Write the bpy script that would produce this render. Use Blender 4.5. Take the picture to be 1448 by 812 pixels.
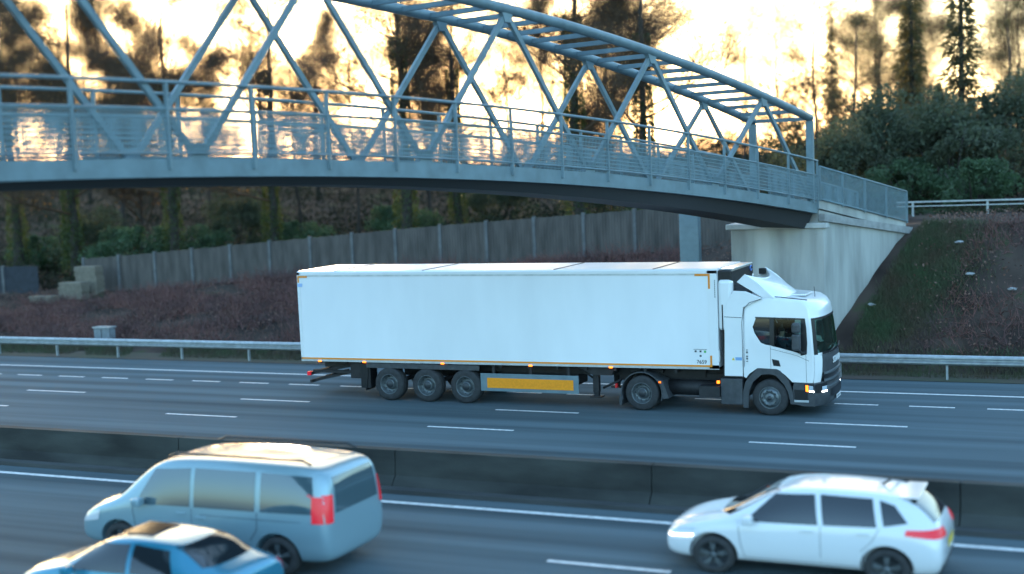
import bpy, bmesh, math, random
import numpy as np
from mathutils import Vector, Matrix
from mathutils.bvhtree import BVHTree
from mathutils.geometry import tessellate_polygon
R = math.radians
sc = bpy.context.scene
for o in list(bpy.data.objects): bpy.data.objects.remove(o)

# ------------------------------------------------------------------ camera
F_ = Vector((-0.4200217, 0.90289445, -0.09145157))
R_ = Vector((0.90751383, 0.41781213, -0.04303101))
U_ = Vector((6.42885216e-04, 1.01067518e-01, 9.94879361e-01))
CAM = Vector((8.897, -35.310, 7.088))
cd = bpy.data.cameras.new('camera'); camo = bpy.data.objects.new('camera', cd)
sc.collection.objects.link(camo); sc.camera = camo
camo.matrix_world = Matrix(((R_.x, U_.x, -F_.x, CAM.x), (R_.y, U_.y, -F_.y, CAM.y), (R_.z, U_.z, -F_.z, CAM.z), (0, 0, 0, 1)))
cd.sensor_width = 36; cd.lens = 47.15; cd.clip_start = 0.5; cd.clip_end = 3000
cd.dof.use_dof = True; cd.dof.focus_distance = 38.0; cd.dof.aperture_fstop = 0.28

# ------------------------------------------------------------------ light
SUN_EL, SUN_AZ = 4.0, -34.0            # azimuth measured from +Y towards +X
w = bpy.data.worlds.new('World'); sc.world = w; w.use_nodes = True
nt = w.node_tree; nt.nodes.clear()
sky = nt.nodes.new('ShaderNodeTexSky'); sky.sky_type = 'NISHITA'; sky.sun_disc = False
sky.sun_elevation = R(SUN_EL); sky.sun_rotation = R(SUN_AZ); sky.altitude = 50
sky.air_density = 1.0; sky.dust_density = 2.0; sky.ozone_density = 1.5
tint = nt.nodes.new('ShaderNodeMix'); tint.data_type = 'RGBA'; tint.blend_type = 'MULTIPLY'
tint.inputs['Factor'].default_value = 1.0; tint.inputs[7].default_value = (0.72, 1.05, 1.32, 1)
bg = nt.nodes.new('ShaderNodeBackground'); bg.inputs['Strength'].default_value = 0.15
wo = nt.nodes.new('ShaderNodeOutputWorld')
hs = nt.nodes.new('ShaderNodeHueSaturation'); hs.inputs['Saturation'].default_value = .72
nt.links.new(sky.outputs[0], hs.inputs['Color']); nt.links.new(hs.outputs[0], tint.inputs[6]); # warm dusk air round the low sun
_tc = nt.nodes.new('ShaderNodeTexCoord'); _dp = nt.nodes.new('ShaderNodeVectorMath'); _dp.operation = 'DOT_PRODUCT'
_dp.inputs[1].default_value = (math.sin(R(SUN_AZ)), math.cos(R(SUN_AZ)), 0.05); nt.links.new(_tc.outputs['Generated'], _dp.inputs[0])
_mr = nt.nodes.new('ShaderNodeMapRange'); _mr.inputs['From Min'].default_value = .55; _mr.inputs['From Max'].default_value = 1.0; _mr.interpolation_type = 'SMOOTHSTEP'
nt.links.new(_dp.outputs['Value'], _mr.inputs['Value'])
warm = nt.nodes.new('ShaderNodeMix'); warm.data_type = 'RGBA'; warm.blend_type = 'MULTIPLY'; warm.inputs[7].default_value = (1.0, .62, .36, 1)
nt.links.new(_mr.outputs[0], warm.inputs['Factor']); nt.links.new(tint.outputs[2], warm.inputs[6]); nt.links.new(warm.outputs[2], bg.inputs[0]); nt.links.new(bg.outputs[0], wo.inputs[0])
sl = bpy.data.lights.new('sun', 'SUN'); sl.energy = 0.4; sl.angle = R(0.8); sl.color = (1.0, 0.72, 0.48)
so = bpy.data.objects.new('sun', sl); sc.collection.objects.link(so)
_sd = Vector((math.sin(R(SUN_AZ)) * math.cos(R(SUN_EL)), math.cos(R(SUN_AZ)) * math.cos(R(SUN_EL)), math.sin(R(SUN_EL))))
so.rotation_euler = _sd.to_track_quat('Z', 'Y').to_euler(); so.location = (0, 60, 30)
sc.view_settings.view_transform = 'Standard'; sc.view_settings.look = 'None'
sc.view_settings.gamma = 1.0; sc.view_settings.use_curve_mapping = False
sc.view_settings.exposure = 3.25
sc.cycles.max_bounces = 6; sc.cycles.transparent_max_bounces = 12
try: sc.cycles.use_denoising = True
except Exception: pass

# ------------------------------------------------------------------ helpers
rnd = random.Random(7); nr = np.random.default_rng(7)
def ray(x, y): return F_ + R_ * ((x - 724) / 1896.56) - U_ * ((y - 406) / 1896.56)
def atY(px, Y, py=300):
    r = ray(px, py); t = (Y - CAM.y) / r.y; return CAM + r * t

def mat(name, col, rough=.6, metal=0., spec=.5, var=0., vscale=3., bump=0., bscale=40., stretch=None, emit=None, estr=0., coat=0., col2=None):
    m = bpy.data.materials.new(name); m.use_nodes = True
    n = m.node_tree.nodes; l = m.node_tree.links; b = n['Principled BSDF']
    b.inputs['Base Color'].default_value = (*col, 1); b.inputs['Roughness'].default_value = rough
    b.inputs['Metallic'].default_value = metal; b.inputs['Specular IOR Level'].default_value = spec
    if coat: b.inputs['Coat Weight'].default_value = coat; b.inputs['Coat Roughness'].default_value = .08
    if emit: b.inputs['Emission Color'].default_value = (*emit, 1); b.inputs['Emission Strength'].default_value = estr
    if var or bump:
        tc = n.new('ShaderNodeTexCoord'); mp = n.new('ShaderNodeMapping'); l.new(tc.outputs['Object'], mp.inputs[0])
        if stretch: mp.inputs['Scale'].default_value = stretch
    if var:
        nz = n.new('ShaderNodeTexNoise'); nz.inputs['Scale'].default_value = vscale; nz.inputs['Detail'].default_value = 6
        l.new(mp.outputs[0], nz.inputs['Vector'])
        cr = n.new('ShaderNodeValToRGB'); cr.color_ramp.elements[0].position = .3; cr.color_ramp.elements[1].position = .7
        c2 = col2 if col2 else tuple(max(0, c * (1 - var)) for c in col)
        cr.color_ramp.elements[0].color = (*c2, 1); cr.color_ramp.elements[1].color = (*(min(1, c * (1 + (var * .4 if not col2 else 0))) for c in col), 1)
        l.new(nz.outputs['Fac'], cr.inputs[0]); l.new(cr.outputs[0], b.inputs['Base Color'])
    if bump:
        nb = n.new('ShaderNodeTexNoise'); nb.inputs['Scale'].default_value = bscale; nb.inputs['Detail'].default_value = 4
        l.new(mp.outputs[0], nb.inputs['Vector'])
        bp = n.new('ShaderNodeBump'); bp.inputs['Strength'].default_value = bump; bp.inputs['Distance'].default_value = .02
        l.new(nb.outputs['Fac'], bp.inputs['Height']); l.new(bp.outputs[0], b.inputs['Normal'])
    return m

def glass(name, tintc, refl=0.0):
    m = bpy.data.materials.new(name); m.use_nodes = True
    n = m.node_tree.nodes; l = m.node_tree.links; n.clear()
    o = n.new('ShaderNodeOutputMaterial'); mx = n.new('ShaderNodeMixShader'); t = n.new('ShaderNodeBsdfTransparent')
    g = n.new('ShaderNodeBsdfGlossy'); fr = n.new('ShaderNodeFresnel'); fr.inputs[0].default_value = 1.5
    t.inputs[0].default_value = (*tintc, 1); g.inputs['Roughness'].default_value = .03
    ad = n.new('ShaderNodeMath'); ad.operation = 'ADD'; ad.use_clamp = True; ad.inputs[1].default_value = refl; l.new(fr.outputs[0], ad.inputs[0]); g.inputs[0].default_value = (.5, .95, .85, 1) if refl else (.9, .95, 1, 1)
    l.new(ad.outputs[0], mx.inputs[0]); l.new(t.outputs[0], mx.inputs[1]); l.new(g.outputs[0], mx.inputs[2]); l.new(mx.outputs[0], o.inputs[0])
    return m

class MB:
    """collects faces for ONE mesh object"""
    def __init__(s): s.v = []; s.f = []; s.smooth = []
    def add(s, vs, fs, smooth=False):
        b = len(s.v); s.v += [tuple(v) for v in vs]; s.f += [tuple(b + i for i in f) for f in fs]; s.smooth += [smooth] * len(fs); return s
    def bm(s, bm, smooth=False):
        bm.verts.index_update(); s.add([v.co[:] for v in bm.verts], [[v.index for v in f.verts] for f in bm.faces], smooth); bm.free(); return s
    def box(s, x0, x1, y0, y1, z0, z1, bev=0., M=None, seg=2):
        bm = bmesh.new(); bmesh.ops.create_cube(bm, size=1)
        for v in bm.verts: v.co = Vector(((x0 + x1) / 2 + v.co.x * (x1 - x0), (y0 + y1) / 2 + v.co.y * (y1 - y0), (z0 + z1) / 2 + v.co.z * (z1 - z0)))
        if bev: bmesh.ops.bevel(bm, geom=bm.edges[:], offset=bev, segments=seg, affect='EDGES', profile=.5)
        if M: bm.transform(M)
        return s.bm(bm, False)
    def prism(s, pts, y0, y1, bev=0., seg=2, axis='y'):
        """polygon in (x,z) extruded along y (or (x,y) along z)"""
        bm = bmesh.new()
        if axis == 'y': a = [bm.verts.new((x, y0, z)) for x, z in pts]; b = [bm.verts.new((x, y1, z)) for x, z in pts]
        elif axis == 'z': a = [bm.verts.new((x, z, y0)) for x, z in pts]; b = [bm.verts.new((x, z, y1)) for x, z in pts]
        else: a = [bm.verts.new((y0, x, z)) for x, z in pts]; b = [bm.verts.new((y1, x, z)) for x, z in pts]
        n = len(pts); bm.faces.new(a); bm.faces.new(b[::-1])
        for i in range(n): bm.faces.new((a[i], b[i], b[(i + 1) % n], a[(i + 1) % n]))
        bmesh.ops.recalc_face_normals(bm, faces=bm.faces[:])
        if bev: bmesh.ops.bevel(bm, geom=bm.edges[:], offset=bev, segments=seg, affect='EDGES', profile=.5)
        return s.bm(bm, False)
    def tube(s, pts, r, n=8, smooth=True, cap=True, rect=None):
        """round tube through points; rect=(w,h) for a rectangular bar; r may be a list"""
        pts = [Vector(p) for p in pts]; rs = r if isinstance(r, (list, tuple)) else [r] * len(pts)
        vs = []; k = 4 if rect else n
        for i, p in enumerate(pts):
            d = (pts[min(i + 1, len(pts) - 1)] - pts[max(i - 1, 0)]).normalized()
            up = Vector((0, 0, 1)) if abs(d.z) < .95 else Vector((1, 0, 0))
            a = d.cross(up).normalized(); b = a.cross(d)
            if rect:
                w_, h_ = rect[0] / 2, rect[1] / 2
                vs += [p + a * w_ + b * h_, p - a * w_ + b * h_, p - a * w_ - b * h_, p + a * w_ - b * h_]
            else:
                vs += [p + (a * math.cos(t) + b * math.sin(t)) * rs[i] for t in [2 * math.pi * j / n for j in range(n)]]
        fs = []
        for i in range(len(pts) - 1):
            for j in range(k): fs.append((i * k + j, i * k + (j + 1) % k, (i + 1) * k + (j + 1) % k, (i + 1) * k + j))
        s.add(vs, fs, smooth and not rect)
        if cap:
            b = len(s.v) - len(vs); s.f += [tuple(b + j for j in range(k))[::-1], tuple(b + (len(pts) - 1) * k + j for j in range(k))]; s.smooth += [False, False]
        return s
    def lathe(s, prof, c, n=40, smooth=True):
        """profile [(radius, y)] spun round the y axis through c"""
        vs = []; fs = []; k = len(prof)
        for i in range(n):
            t = 2 * math.pi * i / n
            vs += [(c[0] + math.cos(t) * r, c[1] + y, c[2] + math.sin(t) * r) for r, y in prof]
        for i in range(n):
            for j in range(k - 1): fs.append((i * k + j, i * k + j + 1, ((i + 1) % n) * k + j + 1, ((i + 1) % n) * k + j))
        return s.add(vs, fs, smooth)
    def build(s, name, m, parent=None, off=(0, 0, 0), angle=None):
        me = bpy.data.meshes.new(name)
        me.from_pydata([(v[0] - off[0], v[1] - off[1], v[2] - off[2]) for v in s.v], [], s.f)
        me.polygons.foreach_set('use_smooth', s.smooth); me.materials.append(m)
        me.validate(); me.update()
        o = bpy.data.objects.new(name, me); sc.collection.objects.link(o)
        if parent: o.parent = parent
        return o

def empty(name, loc, label, cat, group=None, rz=0):
    o = bpy.data.objects.new(name, None); sc.collection.objects.link(o); o.location = loc; o.rotation_euler.z = rz
    o.empty_display_size = .3; o['label'] = label; o['category'] = cat
    if group: o['group'] = group
    return o
def tag(o, label=None, cat=None, group=None, kind=None):
    for k, v in (('label', label), ('category', cat), ('group', group), ('kind', kind)):
        if v: o[k] = v
    return o
def copy_tree(o, parent=None):
    c = o.copy(); sc.collection.objects.link(c); c.parent = parent
    for ch in list(o.children): copy_tree(ch, c)
    return c
def text_mb(mb, body, size, M, depth=.004):
    cu = bpy.data.curves.new('lettering', 'FONT'); cu.body = body; cu.size = size; cu.extrude = depth
    to = bpy.data.objects.new('lettering', cu); sc.collection.objects.link(to)
    dg = bpy.context.evaluated_depsgraph_get(); me = bpy.data.meshes.new_from_object(to.evaluated_get(dg))
    mb.add([M @ v.co for v in me.vertices], [tuple(p.vertices) for p in me.polygons])
    bpy.data.objects.remove(to); bpy.data.meshes.remove(me); bpy.data.curves.remove(cu)
    return mb
SIDE = lambda x, y, z: Matrix.Translation((x, y, z)) @ Matrix.Rotation(math.pi / 2, 4, 'X')            # reads from -Y
FRONT = lambda x, y, z: Matrix.Translation((x, y, z)) @ Matrix.Rotation(math.pi / 2, 4, 'Z') @ Matrix.Rotation(math.pi / 2, 4, 'X')   # reads from +X

# ------------------------------------------------------------------ materials
def road_mat():
    m = bpy.data.materials.new('asphalt'); m.use_nodes = True
    n = m.node_tree.nodes; l = m.node_tree.links; b = n['Principled BSDF']
    tc = n.new('ShaderNodeTexCoord')
    def noise(scale, st, det=5):
        mp = n.new('ShaderNodeMapping'); mp.inputs['Scale'].default_value = st; l.new(tc.outputs['Object'], mp.inputs[0])
        z = n.new('ShaderNodeTexNoise'); z.inputs['Scale'].default_value = scale; z.inputs['Detail'].default_value = det; l.new(mp.outputs[0], z.inputs['Vector']); return z
    a = noise(1.0, (.035, 1.3, 1), 3); c = noise(60, (1, 1, 1), 3); e = noise(.35, (.4, 1, 1), 6)
    sep = n.new('ShaderNodeSeparateXYZ'); l.new(tc.outputs['Object'], sep.inputs[0])
    mu = n.new('ShaderNodeMath'); mu.operation = 'MULTIPLY'; mu.inputs[1].default_value = 2 * math.pi / 1.36; l.new(sep.outputs['Y'], mu.inputs[0])
    si = n.new('ShaderNodeMath'); si.operation = 'SINE'; l.new(mu.outputs[0], si.inputs[0])
    m1 = n.new('ShaderNodeMath'); m1.operation = 'MULTIPLY_ADD'; m1.inputs[1].default_value = .085; m1.inputs[2].default_value = 0; l.new(si.outputs[0], m1.inputs[0])
    s1 = n.new('ShaderNodeMath'); s1.operation = 'ADD'; l.new(m1.outputs[0], s1.inputs[0]); l.new(a.outputs['Fac'], s1.inputs[1])
    s2 = n.new('ShaderNodeMath'); s2.operation = 'MULTIPLY_ADD'; s2.inputs[1].default_value = .35; l.new(c.outputs['Fac'], s2.inputs[0]); l.new(s1.outputs[0], s2.inputs[2])
    s3 = n.new('ShaderNodeMath'); s3.operation = 'MULTIPLY_ADD'; s3.inputs[1].default_value = .3; l.new(e.outputs['Fac'], s3.inputs[0]); l.new(s2.outputs[0], s3.inputs[2])
    cr = n.new('ShaderNodeValToRGB'); cr.color_ramp.elements[0].position = .5; cr.color_ramp.elements[1].position = 1.15 if False else 1.0
    cr.color_ramp.elements[0].color = (.044, .062, .070, 1); cr.color_ramp.elements[1].color = (.108, .145, .160, 1)
    l.new(s3.outputs[0], cr.inputs[0]); l.new(cr.outputs[0], b.inputs['Base Color'])
    b.inputs['Roughness'].default_value = .85; b.inputs['Specular IOR Level'].default_value = .12
    bp = n.new('ShaderNodeBump'); bp.inputs['Strength'].default_value = .35; bp.inputs['Distance'].default_value = .01
    l.new(c.outputs['Fac'], bp.inputs['Height']); l.new(bp.outputs[0], b.inputs['Normal'])
    return m
M_road = road_mat()
M_mark = mat('road_paint', (.72, .72, .70), .6, var=.35, vscale=9)
M_white = mat('white_truck_paint', (.80, .80, .79), .28, coat=.5, var=.05, vscale=1.2)
M_trail = mat('white_trailer_panel', (.80, .80, .80), .42, var=.07, vscale=.8, stretch=(1, 1, .35))
M_alu = mat('pale_aluminium', (.62, .64, .65), .4, .6, var=.15, vscale=6)
M_frame = mat('black_chassis', (.018, .018, .02), .6, var=.5, vscale=5)
M_plast = mat('grey_plastic', (.055, .06, .066), .5, var=.3, vscale=7)
M_black = mat('black_plastic', (.012, .013, .015), .35)
M_tyre = mat('tyre_rubber', (.035, .036, .038), .85, var=.4, vscale=8, bump=.3, bscale=30)
M_rim = mat('steel_rim', (.15, .17, .18), .42, .5, var=.4, vscale=12)
M_rimd = mat('dark_hub', (.04, .045, .05), .5, .3)
M_orange = mat('orange_reflective_tape', (.80, .26, .02), .4)
M_amberpanel = mat('amber_marker_board', (.90, .30, .006), .45, var=.12, vscale=20)
M_red = mat('red_reflector', (.6, .02, .02), .3)
M_amb = mat('amber_lamp', (.9, .25, .02), .3, emit=(1, .16, .01), estr=.45)
M_head = mat('lit_headlamp', (.9, .9, .9), .2, emit=(.95, .97, 1), estr=1.5)
M_tail = mat('lit_tail_lamp', (.55, .02, .03), .25, emit=(1, .02, .05), estr=.03)
M_int = mat('cab_lining', (.03, .032, .035), .8)
M_seat = mat('seat_fabric', (.03, .03, .035), .9)
M_glassg = glass('green_windscreen_glass', (.62, .97, .86), .36)
M_glassd = glass('tinted_side_glass', (.60, .78, .76))
M_carglass = mat('car_window_glass', (.015, .02, .024), .05, spec=.9)
M_steel = mat('galvanised_steel', (.42, .45, .46), .45, .55, var=.25, vscale=6)
M_bridge = mat('blue_grey_bridge_paint', (.15, .215, .24), .5, .1, var=.22, vscale=2.5)
M_panel = mat('bridge_side_mesh', (.17, .25, .28), .5, .2, var=.15, vscale=4)
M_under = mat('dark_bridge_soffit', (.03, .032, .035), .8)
M_conc = mat('pale_concrete', (.40, .40, .37), .85, var=.42, vscale=1.6, bump=.25, bscale=25, stretch=(1, 1, .16))
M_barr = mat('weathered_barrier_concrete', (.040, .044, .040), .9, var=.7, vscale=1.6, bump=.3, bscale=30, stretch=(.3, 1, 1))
M_fence = mat('weathered_timber', (.10, .085, .075), .85, var=.45, vscale=3, stretch=(1, 1, .2))
M_fpost = mat('weathered_concrete_post', (.13, .13, .13), .85, var=.3, vscale=3)
def leafmat(name, col, rough, col2=None, vscale=.7, tr=.45, tcol=None):
    m = mat(name, col, rough, var=.5, vscale=vscale, col2=col2); n = m.node_tree.nodes; l = m.node_tree.links
    b = n['Principled BSDF']; o = [x for x in n if x.type == 'OUTPUT_MATERIAL'][0]
    t = n.new('ShaderNodeBsdfTranslucent'); t.inputs[0].default_value = (*(tcol or tuple(min(1, c * 2.2) for c in col)), 1)
    mx = n.new('ShaderNodeMixShader'); mx.inputs[0].default_value = tr
    l.new(b.outputs[0], mx.inputs[1]); l.new(t.outputs[0], mx.inputs[2]); l.new(mx.outputs[0], o.inputs[0]); return m
M_bark = mat('bark', (.05, .04, .033), .9, var=.5, vscale=6, bump=.6, bscale=12, stretch=(1, 1, .3))
M_bark2 = mat('pine_bark', (.10, .060, .040), .9, var=.5, vscale=5, bump=.6, bscale=12, stretch=(1, 1, .3))
M_twig = mat('twigs', (.11, .070, .045), .9, spec=.1)
M_leafy = leafmat('russet_winter_leaves', (.16, .085, .03), .8, tcol=(.45, .25, .06))
M_ivy = leafmat('ivy', (.05, .075, .025), .6, (.02, .04, .016), tr=.35, tcol=(.14, .18, .03))
M_pine = leafmat('pine_needles', (.085, .075, .038), .8, tr=.4, tcol=(.16, .14, .05))
M_ever = leafmat('evergreen_leaves', (.062, .082, .045), .8, (.040, .042, .026), .5, .25)
M_laurel = leafmat('laurel_leaves', (.055, .105, .045), .7, (.03, .05, .026), .5, .25)

# ------------------------------------------------------------------ ground, road, sky-side terrain
def smooth(t): t = np.clip(t, 0, 1); return t * t * (3 - 2 * t)
def hgt(X, Y):
    X = np.asarray(X, float); Y = np.asarray(Y, float)
    H = np.interp(X, [-120, -60, -38, -27, -8, -3.5, 0, 30, 120], [.8, 1.0, 1.35, 2.2, 3.1, 3.6, 4.3, 4.5, 4.5])
    Yc = np.interp(X, [-60, -9, -4, 0, 40], [19, 19, 17, 14.2, 14.2])
    t = np.clip((Y - 7.7) / (Yc - 7.7), 0, 1)
    base = H * (.75 * t + .25 * smooth(t))
    top = np.interp(X, [-200, -50, -10, 30, 200], [7.2, 6.2, 6.4, 7.0, 7.0])
    base = base + np.maximum(0, top - H) * smooth((Y - 24) / 55)
    near = 6.5 * smooth((-27 - Y) / 18)   # the bank on the near side
    return base + np.where(Y < -22, near * 0, 0)
def grid_obj(name, xs, ys, m, noise=0.):
    X, Y = np.meshgrid(xs, ys); Z = hgt(X, Y) - .03
    if noise: Z = Z + np.where(Y > 8.2, (nr.random(X.shape) - .5) * noise, 0)
    n, k = X.shape; v = np.stack([X, Y, Z], -1).reshape(-1, 3)
    i = np.arange(n * k).reshape(n, k)
    f = np.stack([i[:-1, :-1], i[:-1, 1:], i[1:, 1:], i[1:, :-1]], -1).reshape(-1, 4)
    me = bpy.data.meshes.new(name); me.from_pydata(v.tolist(), [], f.tolist()); me.materials.append(m)
    me.polygons.foreach_set('use_smooth', [True] * len(f))
    o = bpy.data.objects.new(name, me); sc.collection.objects.link(o); return o
def ground_mat():
    m = bpy.data.materials.new('bank_soil'); m.use_nodes = True
    n = m.node_tree.nodes; l = m.node_tree.links; b = n['Principled BSDF']; b.inputs['Roughness'].default_value = .95; b.inputs['Specular IOR Level'].default_value = .1
    tc = n.new('ShaderNodeTexCoord'); nz = n.new('ShaderNodeTexNoise'); nz.inputs['Scale'].default_value = .45; nz.inputs['Detail'].default_value = 8
    l.new(tc.outputs['Object'], nz.inputs['Vector'])
    cr = n.new('ShaderNodeValToRGB'); e = cr.color_ramp.elements
    e[0].position = .36; e[0].color = (.030, .022, .019, 1); e[1].position = .62; e[1].color = (.075, .055, .045, 1)
    x = e.new(.72); x.color = (.05, .07, .03, 1)
    l.new(nz.outputs['Fac'], cr.inputs[0]); l.new(cr.outputs[0], b.inputs['Base Color']); return m
M_ground = ground_mat()
xs = np.unique(np.concatenate([np.linspace(-900, -90, 20), np.linspace(-90, 60, 200), np.linspace(60, 900, 20)]))
ys = np.unique(np.concatenate([np.linspace(-400, -22, 12), np.linspace(-22, 7.7, 6), np.linspace(7.7, 30, 50), np.linspace(30, 100, 30), np.linspace(100, 1500, 12)]))
tag(grid_obj('ground', xs, ys, M_ground, .12), kind='structure')
def sheet(name, x0, x1, y0, y1, z, m, nx=1):
    mb = MB(); mb.add([(x0, y0, z), (x1, y0, z), (x1, y1, z), (x0, y1, z)], [(0, 1, 2, 3)]); return tag(mb.build(name, m), kind='structure')
sheet('motorway', -600, 600, -24.5, 6.25, 0.0, M_road)
mk = MB()
def line(x0, x1, y, w_=.13, z=.005): mk.add([(x0, y - w_ / 2, z), (x1, y - w_ / 2, z), (x1, y + w_ / 2, z), (x0, y + w_ / 2, z)], [(0, 1, 2, 3)])
line(-600, 600, 4.07, .16); line(-600, 600, -10.95, .18); line(-600, 600, -20.9, .2)
for k in range(-60, 40):
    line(k * 2.03 - .73, k * 2.03 + .47, 2.12, .13)
for k in range(-20, 14):
    line(9 * k - 25.9 + 27, 9 * k - 23.3 + 27, -.70, .13)
    line(9 * k - 17.7 + 27, 9 * k - 15.1 + 27, -3.37, .13)
    line(9 * k + 8.4, 9 * k + 10.7, -13.9, .13); line(9 * k + 4, 9 * k + 6, -17.1, .13)
tag(mk.build('road_markings', M_mark), kind='structure')
st = MB()     # gritty verge strip between tarmac and rail
sheet('verge', -600, 600, 6.25, 7.9, .012, mat('verge_soil', (.075, .05, .042), .95, var=.6, vscale=1.2, stretch=(.3, 1, 1), col2=(.035, .05, .022)))

# ------------------------------------------------------------------ central barrier
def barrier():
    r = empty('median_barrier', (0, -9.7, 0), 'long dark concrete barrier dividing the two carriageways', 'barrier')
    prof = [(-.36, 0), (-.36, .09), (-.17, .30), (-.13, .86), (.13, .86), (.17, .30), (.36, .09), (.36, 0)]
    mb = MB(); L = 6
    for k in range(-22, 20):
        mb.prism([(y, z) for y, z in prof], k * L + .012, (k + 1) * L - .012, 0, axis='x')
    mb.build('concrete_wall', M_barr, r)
    k2 = MB().box(-140, 120, -.62, -.36, -.02, .10); k2.build('kerb', mat('kerb_concrete', (.06, .065, .065), .9, var=.3, vscale=3, stretch=(.2, 1, 1)), r)
barrier()

# ------------------------------------------------------------------ guardrails
WPROF = [(0, -.155), (-.04, -.135), (-.08, -.095), (-.08, -.06), (-.005, -.015), (-.005, .015), (-.08, .06), (-.08, .095), (-.04, .135), (0, .155)]
def guardrail(label, x0, x1, y, z, hz=.62, step=3.2, label_group=None, rot=0):
    r = empty('guardrail', (0, y, z), label, 'guardrail')
    mb = MB(); n = len(WPROF)
    for k in (x0, x1): mb.v += [(k, a, hz + b) for a, b in WPROF]
    for j in range(n - 1): mb.f.append((j, j + 1, n + j + 1, n + j)); mb.smooth.append(False)
    mb.v += [(k, a + .006, hz + b) for k in (x0, x1) for a, b in WPROF]
    for j in range(n - 1): mb.f.append((2 * n + j, 3 * n + j, 3 * n + j + 1, 2 * n + j + 1)); mb.smooth.append(False)
    mb.build('rail', M_steel, r)
    k = x0 + .6; first = None
    while k < x1:
        if first is None:
            p = MB(); p.box(-.03, .03, .03, .13, -.1, hz + .1); p.box(-.06, .06, .004, .03, hz - .08, hz + .08)
            first = p.build('post', M_steel, r); first.location.x = k
        else:
            c = first.copy(); c.location.x = k; sc.collection.objects.link(c); c.parent = r
        k += step
guardrail('long twin-wave steel guardrail on the grass verge beside the far tarmac edge', -80, 40, 6.5, .0)
def top_rail():
    r = empty('guardrail', (10, 19.5, 4.25), 'guardrail along the top of the bank, right of the footbridge', 'guardrail')
    MB().box(-9.6, 30, -.03, .03, .62, .68).build('rail', M_steel, r); MB().box(-9.6, 30, -.02, .02, .46, .5).build('rail', M_steel, r)
    f = MB().box(-.04, .04, .03, .1, -.3, .66).build('post', M_steel, r); f.location.x = -9
    for k in range(1, 14):
        c = f.copy(); c.location.x = -9 + k * 2.8; sc.collection.objects.link(c); c.parent = r
top_rail()

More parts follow.
